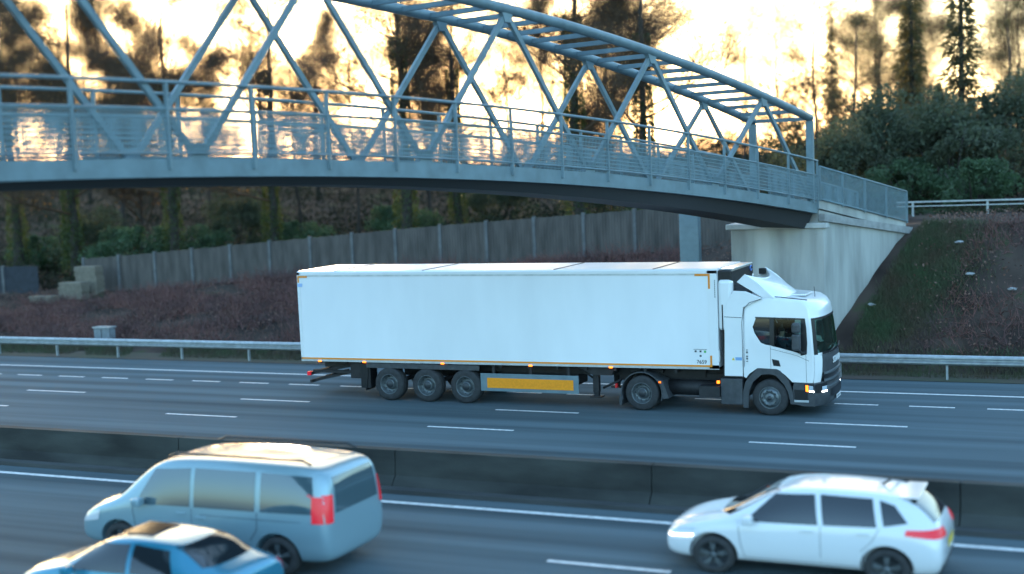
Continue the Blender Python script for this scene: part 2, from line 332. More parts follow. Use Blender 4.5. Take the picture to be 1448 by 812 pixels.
# ------------------------------------------------------------------ footbridge
BA = Vector((-7.9, -18.8, 0)); BB = Vector((-.55, 8.9, 0)); BD = (BB - BA).normalized(); BN = Vector((-BD.y, BD.x, 0)); BW = 2.1
def deckz(Y): return 7.5 - .00255 * (Y + 20) ** 2
def chordz(Y): return 11.3 - .0048 * (Y + 17) ** 2
SMAX = (BB - BA).length
def bp_(s, wd, z): p = BA + BD * s + BN * wd; return Vector((p.x, p.y, z))
def bY(s): return (BA + BD * s).y
def bridge():
    r = empty('footbridge', (BB.x, BB.y, 0), 'blue-grey arched steel truss footbridge crossing over the motorway', 'footbridge')
    off = r.location; S = [SMAX - i * (SMAX + 24) / 44 for i in range(45)]
    for wd in (0, BW):
        mb = MB(); mb.tube([bp_(s, wd, deckz(bY(s)) - .17) for s in S], 0, rect=(.16, .34)); mb.build('edge_girder', M_bridge, r, off)
    mb = MB(); mb.tube([bp_(s, BW / 2, deckz(bY(s)) - .06 ) for s in S], 0, rect=(BW - .17, .10)); mb.build('deck', M_bridge, r, off)
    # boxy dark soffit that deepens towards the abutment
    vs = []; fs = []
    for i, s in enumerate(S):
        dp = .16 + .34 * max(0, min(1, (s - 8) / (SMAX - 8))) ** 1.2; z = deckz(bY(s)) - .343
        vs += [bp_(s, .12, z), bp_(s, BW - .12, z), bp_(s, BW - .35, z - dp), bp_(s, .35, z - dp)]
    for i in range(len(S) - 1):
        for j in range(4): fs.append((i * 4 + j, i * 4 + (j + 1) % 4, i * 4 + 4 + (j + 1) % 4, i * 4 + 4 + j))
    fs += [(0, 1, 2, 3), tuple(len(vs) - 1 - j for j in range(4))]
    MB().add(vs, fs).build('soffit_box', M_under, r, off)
    ST = [SMAX - .25 - i * (SMAX + 24) / 44 for i in range(45)]
    for wd in (0, BW):
        MB().tube([bp_(s, wd, chordz(bY(s))) for s in ST], .13, 12).build('top_chord', M_bridge, r, off)
    for i in range(0, 52):
        s = SMAX - .3 - i * .98
        z = chordz(bY(s)) - .02
        MB().tube([bp_(s, .12, z), bp_(s, BW - .12, z)], 0, rect=(.10, .12)).build('cross_brace', M_bridge, r, off)
    for wd in (0, BW):      # leaning truss posts, a flat Warren pattern
        n = 0; s = SMAX - .3; bot = True
        MB().tube([bp_(s, wd, deckz(bY(s)) - .02), bp_(s, wd, chordz(bY(s)) - .1)], 0, rect=(.22, .22)).build('end_post', M_bridge, r, off)
        while s > -20:
            s2 = s - 3.05
            za, zb = (deckz(bY(s)) - .01, chordz(bY(s2)) - .1) if bot else (chordz(bY(s)) - .1, deckz(bY(s2)) - .01)
            MB().tube([bp_(s, wd, za), bp_(s2, wd, zb)], 0, rect=(.10, .12)).build('truss_diagonal', M_bridge, r, off)
            pz = bp_(s2, wd, chordz(bY(s2)) - .16 if bot else deckz(bY(s2)) + .05); gd = BD * .22
            g_ = MB(); q_ = [pz - gd + Vector((0, 0, .12)), pz + gd + Vector((0, 0, .12)), pz + gd * .5 - Vector((0, 0, .16)), pz - gd * .5 - Vector((0, 0, .16))] if bot else [pz - gd - Vector((0, 0, .06)), pz + gd - Vector((0, 0, .06)), pz + gd * .5 + Vector((0, 0, .22)), pz - gd * .5 + Vector((0, 0, .22))]
            g_.add([p_ - BN * .07 for p_ in q_] + [p_ + BN * .07 for p_ in q_], [(0, 1, 2, 3), (7, 6, 5, 4), (0, 4, 5, 1), (1, 5, 6, 2), (2, 6, 7, 3), (3, 7, 4, 0)]); g_.build('gusset_plate', M_bridge, r, off)
            s = s2; bot = not bot
    for wd, sg in ((-.1, -1), (BW + .1, 1)):     # parapets
        S2 = [SMAX - i * (SMAX + 22) / 40 for i in range(41)]
        for hh, rad, nm in ((1.38, .035, 'handrail'), (.90, .028, 'mid_rail'), (.1, .025, 'bottom_rail')):
            MB().tube([bp_(s, wd, deckz(bY(s)) + hh * (1 if True else 0)) for s in S2], rad, 8).build(nm, M_bridge, r, off)
        s = SMAX - .05; k = 0
        while s > -20:
            z0 = deckz(bY(s)); MB().tube([bp_(s, wd, z0 - .2), bp_(s, wd, z0 + 1.38)], 0, rect=(.06, .07)).build('parapet_post', M_bridge, r, off)
            pm = MB(); q = s - .1
            while q > s - 1.85:
                z1 = deckz(bY(q)); pm.tube([bp_(q, wd, z1 + .1), bp_(q, wd, z1 + .9)], 0, rect=(.022, .012), cap=False); q -= .062
            for hh in [x * .1 + .17 for x in range(8)]:
                pm.tube([bp_(s - .02, wd, deckz(bY(s)) + hh), bp_(s - 1.92, wd, deckz(bY(s - 1.92)) + hh)], 0, rect=(.012, .018), cap=False)
            pm.build('mesh_panel', M_panel, r, off); s -= 1.95
    return r
bridge()

def abutment():
    r = empty('bridge_abutment', (-1.5, 10, 0), 'pale concrete abutment with a flared wing wall under the footbridge end', 'abutment')
    off = r.location
    mb = MB(); mb.box(-3.45, -.32, 8.95, 12.4, -.3, 4.55, .03); mb.build('front_wall', M_conc, r, off)
    MB().box(-3.6, -.2, 8.85, 12.5, 4.55, 4.72, .02).build('bearing_shelf', mat('shelf_concrete', (.5, .5, .48), .8, var=.2, vscale=3), r, off)
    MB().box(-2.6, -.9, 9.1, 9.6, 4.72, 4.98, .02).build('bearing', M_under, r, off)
    # wing wall: back from the corner along the bank
    a = Vector((-.34, 8.98, 0)); b = Vector((1.65, 14.0, 0)); n = Vector((-(b - a).y, (b - a).x, 0)).normalized() * .45
    zt = [4.95, 4.12]; vs = []
    for p, z in ((a, zt[0]), (b, zt[1])):
        for q in (p, p + n): vs += [(q.x, q.y, -.3), (q.x, q.y, z)]
    MB().add(vs, [(0, 4, 5, 1), (2, 3, 7, 6), (1, 5, 7, 3), (0, 2, 6, 4), (0, 1, 3, 2), (4, 6, 7, 5)]).build('wing_wall', M_conc, r, off)
    g = MB(); g.tube([(-.36, 8.9, 4.90), (1.68, 14.05, 4.10)], 0, rect=(.2, .24)); g.build('coping', mat('coping_concrete', (.30, .30, .29), .85, var=.3, vscale=3), r, off)
abutment()
def ramp():
    r = empty('approach_ramp', (.6, 11.5, 4), 'short ramp with pale blue mesh parapet leading off the footbridge end', 'ramp')
    off = r.location
    a = Vector((-.42, 8.95, 5.35)); b = Vector((1.6, 13.95, 4.28)); nn = Vector((-(b - a).y, (b - a).x, 0)).normalized()
    MB().tube([a + nn * 1.05, b + nn * 1.05], 0, rect=(2.0, .3)).build('ramp_deck', M_conc, r, off)
    MB().tube([a + nn * 1.05 + Vector((0,0,-.6)), b + nn * 1.05 + Vector((0,0,-.6))], 0, rect=(1.9, .8)).build('ramp_wall', M_conc, r, off)
    for o_ in (0.0, 2.0):
        A = a + nn * o_; B = b + nn * o_
        MB().tube([A + Vector((0, 0, 1.22)), B + Vector((0, 0, 1.22))], .035, 8).build('handrail', M_bridge, r, off)
        MB().tube([A + Vector((0, 0, .16)), B + Vector((0, 0, .16))], .03, 8).build('bottom_rail', M_bridge, r, off)
        for k in range(5):
            p = A.lerp(B, k / 4); MB().tube([p + Vector((0, 0, .1)), p + Vector((0, 0, 1.22))], 0, rect=(.07, .07)).build('parapet_post', M_bridge, r, off)
        pm = MB(); L = (B - A).length; q = .05
        while q < L:
            p = A.lerp(B, q / L); pm.tube([p + Vector((0, 0, .18)), p + Vector((0, 0, 1.2))], 0, rect=(.03, .012), cap=False); q += .05
        pm.build('mesh_panel', M_panel, r, off)
ramp()
def steel_post():
    p = atY(975, 11.5, 300)
    o = None
    mb = MB(); mb.box(-.36, .36, -.16, .16, -.1, 4.3, .02)
    ro = empty('support_pier', (p.x, 11.5, float(hgt(p.x, 11.5))), 'pale blue-grey upright pier on the bank left of the concrete abutment', 'pier')
    mb.build('shaft', M_panel, ro); MB().box(-.42, .42, -.2, .2, 4.3, 4.42, .01).build('cap', M_bridge, ro)
steel_post()

# ------------------------------------------------------------------ fences
def fence(label, pts, hfun, panel=2.4, m=M_fence, posts=True):
    (x0, y0), (x1, y1) = pts; L = math.hypot(x1 - x0, y1 - y0); n = int(L / panel); d = Vector(((x1 - x0) / L, (y1 - y0) / L, 0))
    r = empty('timber_fence', (x0, y0, float(hgt(x0, y0))), label, 'fence'); off = r.location
    for i in range(n):
        pm = MB(); s = i * panel
        nb = 16
        for j in range(nb):
            sa = s + .08 + j * (panel - .16) / nb; sb = sa + (panel - .16) / nb - .012
            A = Vector((x0, y0, 0)) + d * sa; B = Vector((x0, y0, 0)) + d * sb
            zb = float(hgt(A.x, A.y)); zt = hfun(A.x) - rnd.random() * .03; e = Vector((-d.y, d.x, 0)) * (.018 + rnd.random() * .004)
            pm.add([(A - e + Vector((0, 0, zb - .1)))[:], (B - e + Vector((0, 0, zb - .1)))[:], (B + e + Vector((0, 0, zb - .1)))[:], (A + e + Vector((0, 0, zb - .1)))[:],
                    (A - e + Vector((0, 0, zt)))[:], (B - e + Vector((0, 0, zt)))[:], (B + e + Vector((0, 0, zt)))[:], (A + e + Vector((0, 0, zt)))[:]],
                   [(0, 1, 5, 4), (1, 2, 6, 5), (2, 3, 7, 6), (3, 0, 4, 7), (4, 5, 6, 7)])
        pm.build('fence_panel', m, r, off)
        A = Vector((x0, y0, 0)) + d * s; zb = float(hgt(A.x, A.y))
        MB().box(A.x - .07, A.x + .07, A.y - .09, A.y + .07, zb - .1, hfun(A.x) + .06).build('fence_post', M_fpost, r, off)
    return r
ftop = lambda x: float(np.interp(x, [-60, -47, -38, -21, -8, -3], [2.6, 2.75, 3.25, 4.35, 5.0, 5.15]))
fence('tall weathered timber fence climbing the bank towards the footbridge', ((-42, 20), (-3.8, 20)), ftop)
ftop2 = lambda x: float(hgt(x, 20)) + 1.45
fence('low dark timber fence on the bank at the far left', ((-66, 20), (-43.2, 20)), ftop2, 2.6, mat('dark_timber', (.03, .035, .045), .85, var=.4, vscale=3))

# small things on the bank
def cabinet():
    p = atY(148, 9.2, 470)
    r = empty('roadside_cabinet', (p.x, 9.2, float(hgt(p.x, 9.2))), 'small pale grey cabinet behind the guardrail at the foot of the bank', 'cabinet')
    MB().box(-.42, .42, -.2, .2, -.05, .62, .02).build('box', mat('cabinet_paint', (.20, .23, .25), .6, var=.2, vscale=5), r)
    MB().box(-.46, .46, -.24, .24, .62, .68, .01).build('lid', M_steel, r)
    MB().box(-.01, .01, -.213, -.2, .04, .58).build('door_gap', M_black, r)
cabinet()
def crate(px, py, Y, w_, h_, z, label, name='timber_stack', m=None):
    p = atY(px, Y, py); zb = float(hgt(p.x, Y)) + z
    r = empty(name, (p.x, Y, zb), label, 'timber stack')
    k = 0; zz = 0
    while zz < h_:
        mb = MB()
        mb.box(-w_ / 2 + rnd.random() * .1, w_ / 2 - rnd.random() * .1, -.3, .3, zz, zz + .11, .008)
        mb.build('plank', m, r); zz += .125
Mt = mat('fresh_cut_timber', (.20, .17, .13), .8, var=.3, vscale=4)
crate(126, 392, 18.4, 1.5, 1.45, 0, 'tallest pale sawn timber stack beside the end of the low dark fence', m=Mt)
crate(104, 405, 17.4, 1.6, .8, 0, 'middle-height pale sawn timber stack on the bank', m=Mt)
crate(62, 410, 16.5, 1.6, .35, 0, 'lowest pale sawn timber stack in front of the dark fence', m=Mt)

# ------------------------------------------------------------------ vegetation
def np_mesh(name, V, Fa, m):
    """V (n,3), Fa (k,3 or 4) numpy -> mesh datablock, fast"""
    me = bpy.data.meshes.new(name); k = Fa.shape[1]
    me.vertices.add(len(V)); me.vertices.foreach_set('co', V.astype(np.float32).ravel())
    me.loops.add(Fa.size); me.loops.foreach_set('vertex_index', Fa.astype(np.int32).ravel())
    me.polygons.add(len(Fa)); me.polygons.foreach_set('loop_start', np.arange(0, Fa.size, k, dtype=np.int32))
    me.update(calc_edges=True); me.validate(); me.materials.append(m); return me
def unit(a): return a / (np.linalg.norm(a, axis=-1, keepdims=True) + 1e-9)
def blades(P, D, L, W):
    """thin tapering triangles from P along D, plus a crossed twin"""
    n = len(P); D = unit(D); A = unit(np.cross(D, nr.normal(size=(n, 3))))
    L = np.broadcast_to(L, n)[:, None]; W = np.broadcast_to(W, n)[:, None]
    V = np.stack([P - A * W / 2, P + A * W / 2, P + D * L], 1).reshape(-1, 3)
    return V, np.arange(3 * n).reshape(n, 3)
def leaves(P, size, flat=0.):
    n = len(P); a = unit(nr.normal(size=(n, 3))); b = unit(np.cross(a, nr.normal(size=(n, 3))))
    s = size * (.6 + .8 * nr.random((n, 1)))
    V = np.stack([P - a * s, P + b * s * .55, P + a * s, P - b * s * .55], 1).reshape(-1, 3)
    return V, np.arange(4 * n).reshape(n, 4)
def blobpts(n, c, rad, shell=.55):
    d = unit(nr.normal(size=(n, 3))); r = (shell + (1 - shell) * nr.random((n, 1))) ; return np.array(c) + d * r * np.array(rad)
def clumpy(n, c, rad, k, cr):
    """n points in k clumps over an ellipsoid"""
    cs = blobpts(k, c, rad, .45); idx = nr.integers(0, k, n); sz = cr * (.5 + nr.random(k))
    return cs[idx] + unit(nr.normal(size=(n, 3))) * (nr.random((n, 1)) ** .5) * sz[idx][:, None] * np.array([1, 1, .7])

def branch_tree(h, r0, seed, first=.35, nl=14, spread=.32, up=.5, levels=3, lean=0.):
    """trunk MB, list of twig start points and directions; limbs go in the crown MB"""
    rg = random.Random(seed); tr = MB(); cr = MB(); tips = []
    pts = [Vector((0, 0, -.3))]; n = 9
    for i in range(1, n + 1):
        pts.append(Vector((pts[-1].x + rg.uniform(-.12, .12) * h / 12 + lean * h / n, pts[-1].y + rg.uniform(-.12, .12) * h / 12, h * i / n)))
    tr.tube(pts, [r0 * (1.25 if i == 0 else 1 - .85 * i / n) for i in range(n + 1)], 9)
    def grow(p, d, L, r, lev):
        k = 4; q = [p]; dd = d.copy()
        for i in range(k):
            dd = (dd + Vector((rg.uniform(-.25, .25), rg.uniform(-.25, .25), rg.uniform(-.1, .22)))).normalized(); q.append(q[-1] + dd * L / k)
        cr.tube(q, [r * (1 - .75 * i / k) for i in range(k + 1)], 5 if lev == 0 else 3, cap=False)
        for i in range(1, k + 1):
            if lev < levels - 1:
                for _ in range(2 if lev else 2):
                    e = (dd + Vector((rg.uniform(-1, 1), rg.uniform(-1, 1), rg.uniform(-.4, .8)))).normalized()
                    grow(q[i], e, L * rg.uniform(.35, .55), r * .45, lev + 1)
            else: tips.append((q[i], dd.copy()))
    for i in range(nl):
        t = first + (1 - first) * (i + rg.random()) / nl; z = t * h; j = min(n - 1, int(t * n)); p = pts[j].lerp(pts[j + 1], t * n - j)
        a = rg.uniform(0, 6.283); d = Vector((math.cos(a), math.sin(a), up * rg.uniform(.4, 1.5))).normalized()
        grow(p, d, h * spread * (1.15 - .75 * (t - first) / (1 - first)) * rg.uniform(.7, 1.2), r0 * .32 * (1.2 - t), 0)
    return tr, cr, tips
def tree(name, trunkmb, trunkmat, crowns, label, cat, loc, group=None, rz=0, sc_=1):
    r = empty(name, loc, label, cat, group, rz); r.scale = (sc_, sc_, sc_)
    if trunkmb: trunkmb.build('trunk', trunkmat, r)
    for nm, V, Fa, m in crowns:
        o = bpy.data.objects.new(nm, np_mesh(nm, V, Fa, m)); sc.collection.objects.link(o); o.parent = r
    return r
def merge(parts):
    """[(V,F3 or F4)...] -> one triangle mesh"""
    Vs = []; Fs = []; b = 0
    for V, Fa in parts:
        Vs.append(V); 
        if Fa.shape[1] == 4: Fa = np.concatenate([Fa[:, :3], Fa[:, [0, 2, 3]]])
        Fs.append(Fa + b); b += len(V)
    return np.concatenate(Vs), np.concatenate(Fs)
def mb_np(mb):
    V = np.array(mb.v); Fs = []
    for f in mb.f:
        for i in range(1, len(f) - 1): Fs.append((f[0], f[i], f[i + 1]))
    return V, np.array(Fs)

PROTO = {}
def proto_bare(key, h, r0, seed, leaf=0, ivy=0, **kw):
    tr, cr, tips = branch_tree(h, r0, seed, **kw)
    P = np.array([t[0][:] for t in tips]); D = np.array([t[1][:] for t in tips])
    k = 6; P2 = np.repeat(P, k, 0) + nr.normal(size=(len(P) * k, 3)) * .30; D2 = np.repeat(D, k, 0) + nr.normal(size=(len(P) * k, 3)) * .6 + np.array([0, 0, -.1])
    parts = [mb_np(cr), blades(P2, D2, .7 + .9 * nr.random(len(P2)), .013)]
    crowns = [('crown', *merge(parts), M_twig)]
    if leaf:
        idx = nr.integers(0, len(P), leaf); LP = P[idx] + nr.normal(size=(leaf, 3)) * .35
        crowns.append(('foliage', *leaves(LP, .07), M_leafy))
    if ivy:
        z = nr.random(ivy) ** .8 * h * .72; a = nr.random(ivy) * 6.283
        bulge = .34 + .07 * np.sin(z * 1.3 + seed) + .06 * np.sin(z * 3.1 + 2 * seed)
        rr = r0 + np.abs(bulge) * (.35 + .65 * nr.random(ivy)) * (1.1 - z / h)
        LP = np.stack([np.cos(a) * rr, np.sin(a) * rr, z], -1)
        crowns.append(('ivy', *leaves(LP, .075), M_ivy))
    PROTO[key] = (tr, M_bark, crowns)
def proto_pine(key, h, r0, seed, n=9000, **kw):
    tr, cr, tips = branch_tree(h, r0, seed, levels=3, **kw)
    P = np.array([t[0][:] for t in tips]); idx = nr.integers(0, len(P), n)
    c = P[idx] + unit(nr.normal(size=(n, 3))) * (nr.random((n, 1)) ** .6) * np.array([.9, .9, .45])
    V, Fa = blades(c, nr.normal(size=(n, 3)) + np.array([0, 0, .3]), .30, .032)
    PROTO[key] = (tr, M_bark2, [('crown', *merge([mb_np(cr)]), M_twig), ('foliage', V, Fa, M_pine)])
def proto_spruce(key, h, r0, seed, n=14000, rad=2.1, m=None):
    tr = MB(); tr.tube([(0, 0, -.3), (0, 0, h * .5), (.05, .03, h)], [r0, r0 * .6, .02], 8)
    z = h * (.06 + .94 * (1 - nr.random(n) ** .55)); tier = .75 + .25 * np.sin(z * 7 + seed)
    R0 = rad * (1 - z / h) ** .85 * tier + .08; a = nr.random(n) * 6.283
    lob = .75 + .25 * np.sin(a * 5 + z * 2.3 + seed) + .12 * np.sin(a * 9 - z * 5)
    rr = R0 * lob * nr.random(n) ** .45
    P = np.stack([np.cos(a) * rr, np.sin(a) * rr, z - rr * .25], -1)
    D = np.stack([np.cos(a), np.sin(a), -.35 + 0 * a], -1) + nr.normal(size=(n, 3)) * .5
    PROTO[key] = (tr, M_bark, [('crown', *blades(P, D, .42, .10), m or M_ever)])
def proto_bush(key, rad, n, k, seed, m, leafsz=.085, stem=True):
    tr = MB(); rg = random.Random(seed)
    for i in range(7):
        a = rg.uniform(0, 6.28); q = rad[0] * .6
        tr.tube([(0, 0, -.2), (math.cos(a) * q * .4, math.sin(a) * q * .4, rad[2] * .6), (math.cos(a) * q, math.sin(a) * q, rad[2] * 1.4)], [.09, .06, .015], 5)
    P = clumpy(n, (0, 0, rad[2] * 1.0), rad, k, min(rad) * .42); P[:, 2] = np.abs(P[:, 2])
    PROTO[key] = (tr, M_bark, [('crown', *leaves(P, leafsz), m)])
proto_bare('ivy1', 17, .34, 11, leaf=1400, ivy=5500, first=.30, nl=16, spread=.30)
proto_bare('ivy2', 15, .28, 12, leaf=1500, ivy=6000, first=.25, nl=15, spread=.30, lean=.06)
proto_bare('bare1', 16, .24, 13, leaf=1500, first=.2, nl=18, spread=.30)
proto_bare('bare2', 13, .17, 14, leaf=1500, first=.12, nl=18, spread=.33, up=.8)
proto_bare('thin', 15, .13, 15, leaf=350, first=.3, nl=26, spread=.15, up=.25, levels=2)
proto_pine('pine1', 17, .24, 21, n=3600, first=.5, nl=15, spread=.17, up=.3)
proto_pine('pine2', 15, .19, 22, n=3000, first=.4, nl=16, spread=.14, up=.2)
proto_spruce('spruce', 11, .18, 3)
proto_spruce('larch', 14, .15, 5, n=2600, rad=1.25, m=M_pine)
proto_bush('holly', (2.6, 2.2, 2.3), 9000, 34, 31, M_ever)
proto_bush('laurel', (2.4, 2.0, 1.5), 7500, 28, 32, M_laurel)
FIRST = {}
def plant(key, name, px, Y, label, cat='tree', s=1., rz=None, group=None, dz=0., py=300):
    p = atY(px, Y, py); loc = Vector((p.x, Y, float(hgt(p.x, Y)) - .1 + dz)); rz = rnd.uniform(0, 6.28) if rz is None else rz
    if key in FIRST:
        o = copy_tree(FIRST[key]); o.name = name
    else:
        t = PROTO[key]; o = tree(name, t[0], t[1], t[2], label, cat, loc); FIRST[key] = o
    o.location = loc; o.rotation_euler.z = rz; o.scale = (s, s, s * (.94 + .12 * rnd.random()))
    o['label'] = label; o['category'] = cat
    if group: o['group'] = group
    return o
T = [
 ('ivy1', 'broadleaf_tree', 22, 27, 'ivy-clad bare tree at the far left edge, above the low dark fence', 1.0),
 ('ivy2', 'broadleaf_tree', 100, 25, 'ivy-clad leaning tree above the sawn timber stacks', 1.05),
 ('bare1', 'broadleaf_tree', 172, 46, 'bare spreading tree deep in the wood between the timber stacks and the tall fence', 1.0),
 ('ivy1', 'broadleaf_tree', 243, 26, 'thick ivy-clad tree rising over the left end of the tall timber fence', .95),
 ('bare2', 'broadleaf_tree', 300, 52, 'low russet tree far back, left of the brightest sunset glow', .95),
 ('ivy2', 'broadleaf_tree', 384, 29, 'leaning ivy-clad tree in front of the brightest sunset glow', 1.0),
 ('bare1', 'broadleaf_tree', 452, 60, 'distant bare tree directly above the rear end of the lorry', .9),
 ('thin', 'broadleaf_tree', 505, 33, 'slender bare tree above the rear half of the white trailer', .95),
 ('ivy1', 'broadleaf_tree', 574, 27, 'stout ivy-clad tree behind the footbridge, above the trailer wheels', 1.0),
 ('ivy2', 'broadleaf_tree', 648, 31, 'smaller ivy-clad tree just right of the stout one behind the bridge truss', .9),
 ('pine1', 'pine_tree', 722, 58, 'distant pine seen in the bright gap through the bridge truss', .75),
 ('ivy1', 'broadleaf_tree', 818, 28, 'tall ivy-clad tree rising behind the arching top chords of the bridge', .98),
 ('bare2', 'broadleaf_tree', 868, 36, 'russet bushy tree behind the descending part of the bridge arch', .95),
 ('ivy2', 'broadleaf_tree', 915, 27, 'ivy-clad tree nearest to the bridge end, behind the truss', 1.0),
 ('thin', 'broadleaf_tree', 1050, 55, 'faint slender bare tree standing in the open sky right of the arch', .85),
 ('thin', 'broadleaf_tree', 1146, 36, 'slender dark tree rising straight above the bridge end post', .90),
 ('pine2', 'pine_tree', 1210, 34, 'pine with a ragged crown between the bridge end post and the twin tall conifers', .70),
 ('larch', 'conifer_tree', 1292, 38, 'tall narrow conifer above the approach ramp, left of the tallest one', 1.15),
 ('larch', 'conifer_tree', 1362, 34, 'tallest narrow conifer against the open sky near the right edge', 1.22),
 ('pine2', 'pine_tree', 1425, 40, 'ragged pine at the right edge of the wood', .72),
 ('pine1', 'pine_tree', 1250, 48, 'broad-topped pine behind the narrow conifers', .62),
 ('spruce', 'conifer_tree', 1395, 30, 'dense dark green spruce at the right edge behind the top guardrail', .48),
 ('spruce', 'conifer_tree', 1228, 29, 'dense dark green spruce just right of the bridge end', .5),
 ('spruce', 'conifer_tree', 1330, 33, 'dense dark green spruce standing between the two narrow conifers', .52),
 ('larch', 'conifer_tree', 1180, 50, 'far thin conifer just right of the end post', .8),
 ('bare2', 'broadleaf_tree', 1300, 58, 'russet tree far behind the dark spruces', .85),
 ('bare2', 'broadleaf_tree', 1440, 52, 'russet tree cut by the right edge of the view', .80),
 ('bare1', 'broadleaf_tree', 20, 58, 'far bare tree at the left edge behind the ivy-clad one', 1.0),
 ('bare2', 'broadleaf_tree', 196, 36, 'fine-twigged tree just left of the thick ivy-clad one', 1.0),
 ('bare1', 'broadleaf_tree', 130, 62, 'distant bare tree between the timber stacks and the thick ivy-clad tree', 1.0),
 ('bare2', 'broadleaf_tree', 610, 44, 'fine-twigged tree between the stout and the smaller ivy-clad trunks', .95),
 ('bare1', 'broadleaf_tree', 770, 66, 'distant bare tree in the middle of the bright gap behind the truss', .9),
 ('thin', 'broadleaf_tree', 1105, 50, 'slender bare tree just left of the bridge end post', .8),
 ('bare1', 'broadleaf_tree', 1240, 62, 'distant bare tree behind the ragged pine', .8),
 ('thin', 'broadleaf_tree', 430, 36, 'slim bare tree right of the leaning ivy-clad tree', 1.0),
]
for k, nm, px, Y, lab, s in T: plant(k, nm, px, Y, lab, 'tree', s)
Bu = [
 ('laurel', 60, 30, 'green laurel bush behind the low dark fence', 1.0), ('holly', 130, 28, 'dark holly bush behind the sawn timber stacks', .9),
 ('laurel', 185, 26, 'bright green laurel bush at the left end of the tall fence', 1.1), ('laurel', 265, 30, 'wide laurel bush behind the left part of the tall fence', 1.1),
 ('holly', 340, 34, 'round holly bush under the sunset glow', 1.0), ('laurel', 430, 32, 'laurel bush above the rear doors of the trailer', .9),
 ('laurel', 575, 34, 'laurel bush at the foot of the stout ivy-clad tree', 1.0), ('holly', 700, 36, 'holly bush above the middle of the trailer', .9),
 ('holly', 840, 33, 'dark holly bush under the bridge near the abutment', .9), ('laurel', 930, 30, 'laurel bush behind the fence beside the abutment', .8),
 ('holly', 1200, 27, 'dark holly behind the top of the approach ramp', 1.0), ('holly', 1262, 31, 'large dark holly at the centre of the evergreens right of the bridge', 1.25),
 ('holly', 1345, 28, 'dark holly below the tallest conifer', 1.15), ('laurel', 1375, 24.5, 'green laurel just behind the top guardrail', .8),
 ('holly', 1430, 34, 'dark holly at the right edge of the view', 1.3), ('holly', 1150, 38, 'holly partly hidden by the bridge end post', 1.1),
 ('laurel', 1290, 26, 'laurel low behind the left end of the top guardrail', .9),
]
for k, px, Y, lab, s in Bu: plant(k, k + '_bush', px, Y, lab, 'bush', s)

# masses nobody could count
def stuff(name, V, Fa, m, label, cat):
    o = bpy.data.objects.new(name, np_mesh(name, V, Fa, m)); sc.collection.objects.link(o); return tag(o, label, cat, kind='stuff')
def in_abut(x, y): return (x > -3.8) & (x < 2.0) & (y > 8.6)
n = 90000
X = nr.uniform(-62, 34, n); Y = 8.6 + nr.random(n) ** .9 * 10.6
clump = np.sin(X * .9 + 1.7 * np.sin(Y * .8)) + np.sin(Y * 1.3 + X * .37)
right = X > .3 + (Y - 9) * .4
keep = ~((X > -7.6) & ~right & ((X > -3.8) | (Y > 12.5))) & ~(right & (X < 2.6 + (Y - 8) * .25) ) & (clump > -1.3 + nr.random(n) * .8) & ~(right & (Y > 14.5))
keep &= ~((Y > 17) & (X < -38) & (X > -50))
X = X[keep]; Y = Y[keep]; n = len(X)
P = np.stack([X, Y, hgt(X, Y) - .05], -1); D = nr.normal(size=(n, 3)) * .75 + np.array([0, 0, .75])
hh = .35 + .75 * nr.random(n) * (.6 + .4 * np.sin(X * .7) * np.sin(Y * .9))
V1 = blades(P, D, hh, .032)
P2 = P + unit(D) * hh[:, None] * nr.random((n, 1)); V2 = blades(P2, nr.normal(size=(n, 3)), .30, .016)
M_scrub = mat('bramble_stems', (.20, .085, .068), .85, var=.6, vscale=.6, col2=(.075, .040, .040))
stuff('scrub', *merge([V1, V2]), M_scrub, 'tangled reddish-brown bramble scrub covering the bank', 'scrub')
# dry leaves and litter on it
n = 26000; X = nr.uniform(-62, 34, n); Y = nr.uniform(8.2, 19, n); k2 = ~in_abut(X, Y); X = X[k2]; Y = Y[k2]
stuff('fallen_leaves', *leaves(np.stack([X, Y, hgt(X, Y) + .03 + .25 * nr.random(len(X))], -1), .05), mat('dry_leaves', (.17, .09, .065), .8, var=.6, vscale=1.), 'dry brown leaves caught among the brambles', 'leaves')
# grass: toe of the bank, in front of and behind the rail, and beside the wing wall
n = 60000; X = nr.uniform(-60, 32, n); Y = 6.9 + nr.random(n) * 1.9
g2 = 30000; t = nr.random(g2); XX = .5 + t * 1.7 + np.abs(nr.normal(size=g2)) * 1.1; YY = 9.2 + t * 5.0 + nr.normal(size=g2) * .3
X = np.concatenate([X, XX]); Y = np.concatenate([Y, YY]); dens = np.sin(X * .5) + np.sin(X * 1.7 + Y) ; kk = (dens > -1.0) | (X > -3); X = X[kk]; Y = Y[kk]; n = len(X)
D = nr.normal(size=(n, 3)) * .4 + np.array([0, 0, 1])
M_grass = mat('rough_grass', (.050, .085, .035), .8, var=.6, vscale=.9, col2=(.085, .055, .035))
stuff('grass', *blades(np.stack([X, Y, hgt(X, Y) - .04], -1), D, .10 + .22 * nr.random(n), .022), M_grass, 'rough grass along the foot of the bank and beside the wing wall', 'grass')
# woodland floor growth, dense and dim
n = 190000; X = nr.uniform(-110, 60, n); Y = 21 + nr.random(n) ** 1.2 * 60
top = .6 + 1.7 * (np.sin(X * .55 + 2 * np.sin(Y * .21)) * .5 + .5) * (.5 + .5 * np.sin(Y * .5 + X * .13)) + nr.random(n) * .5
top = np.where((X > -6) & (Y < 24.5), top * .25, top)
top = np.where(Y < 25, top * .7, top)
P = np.stack([X, Y, hgt(X, Y) + nr.random(n) * top], -1)
a_ = leaves(P, .11)
stuff('undergrowth', *a_, mat('undergrowth_leaves', (.030, .046, .024), .9, spec=.1, var=.6, vscale=.22, col2=(.040, .028, .018)), 'mixed green and brown undergrowth on the floor of the wood', 'undergrowth')
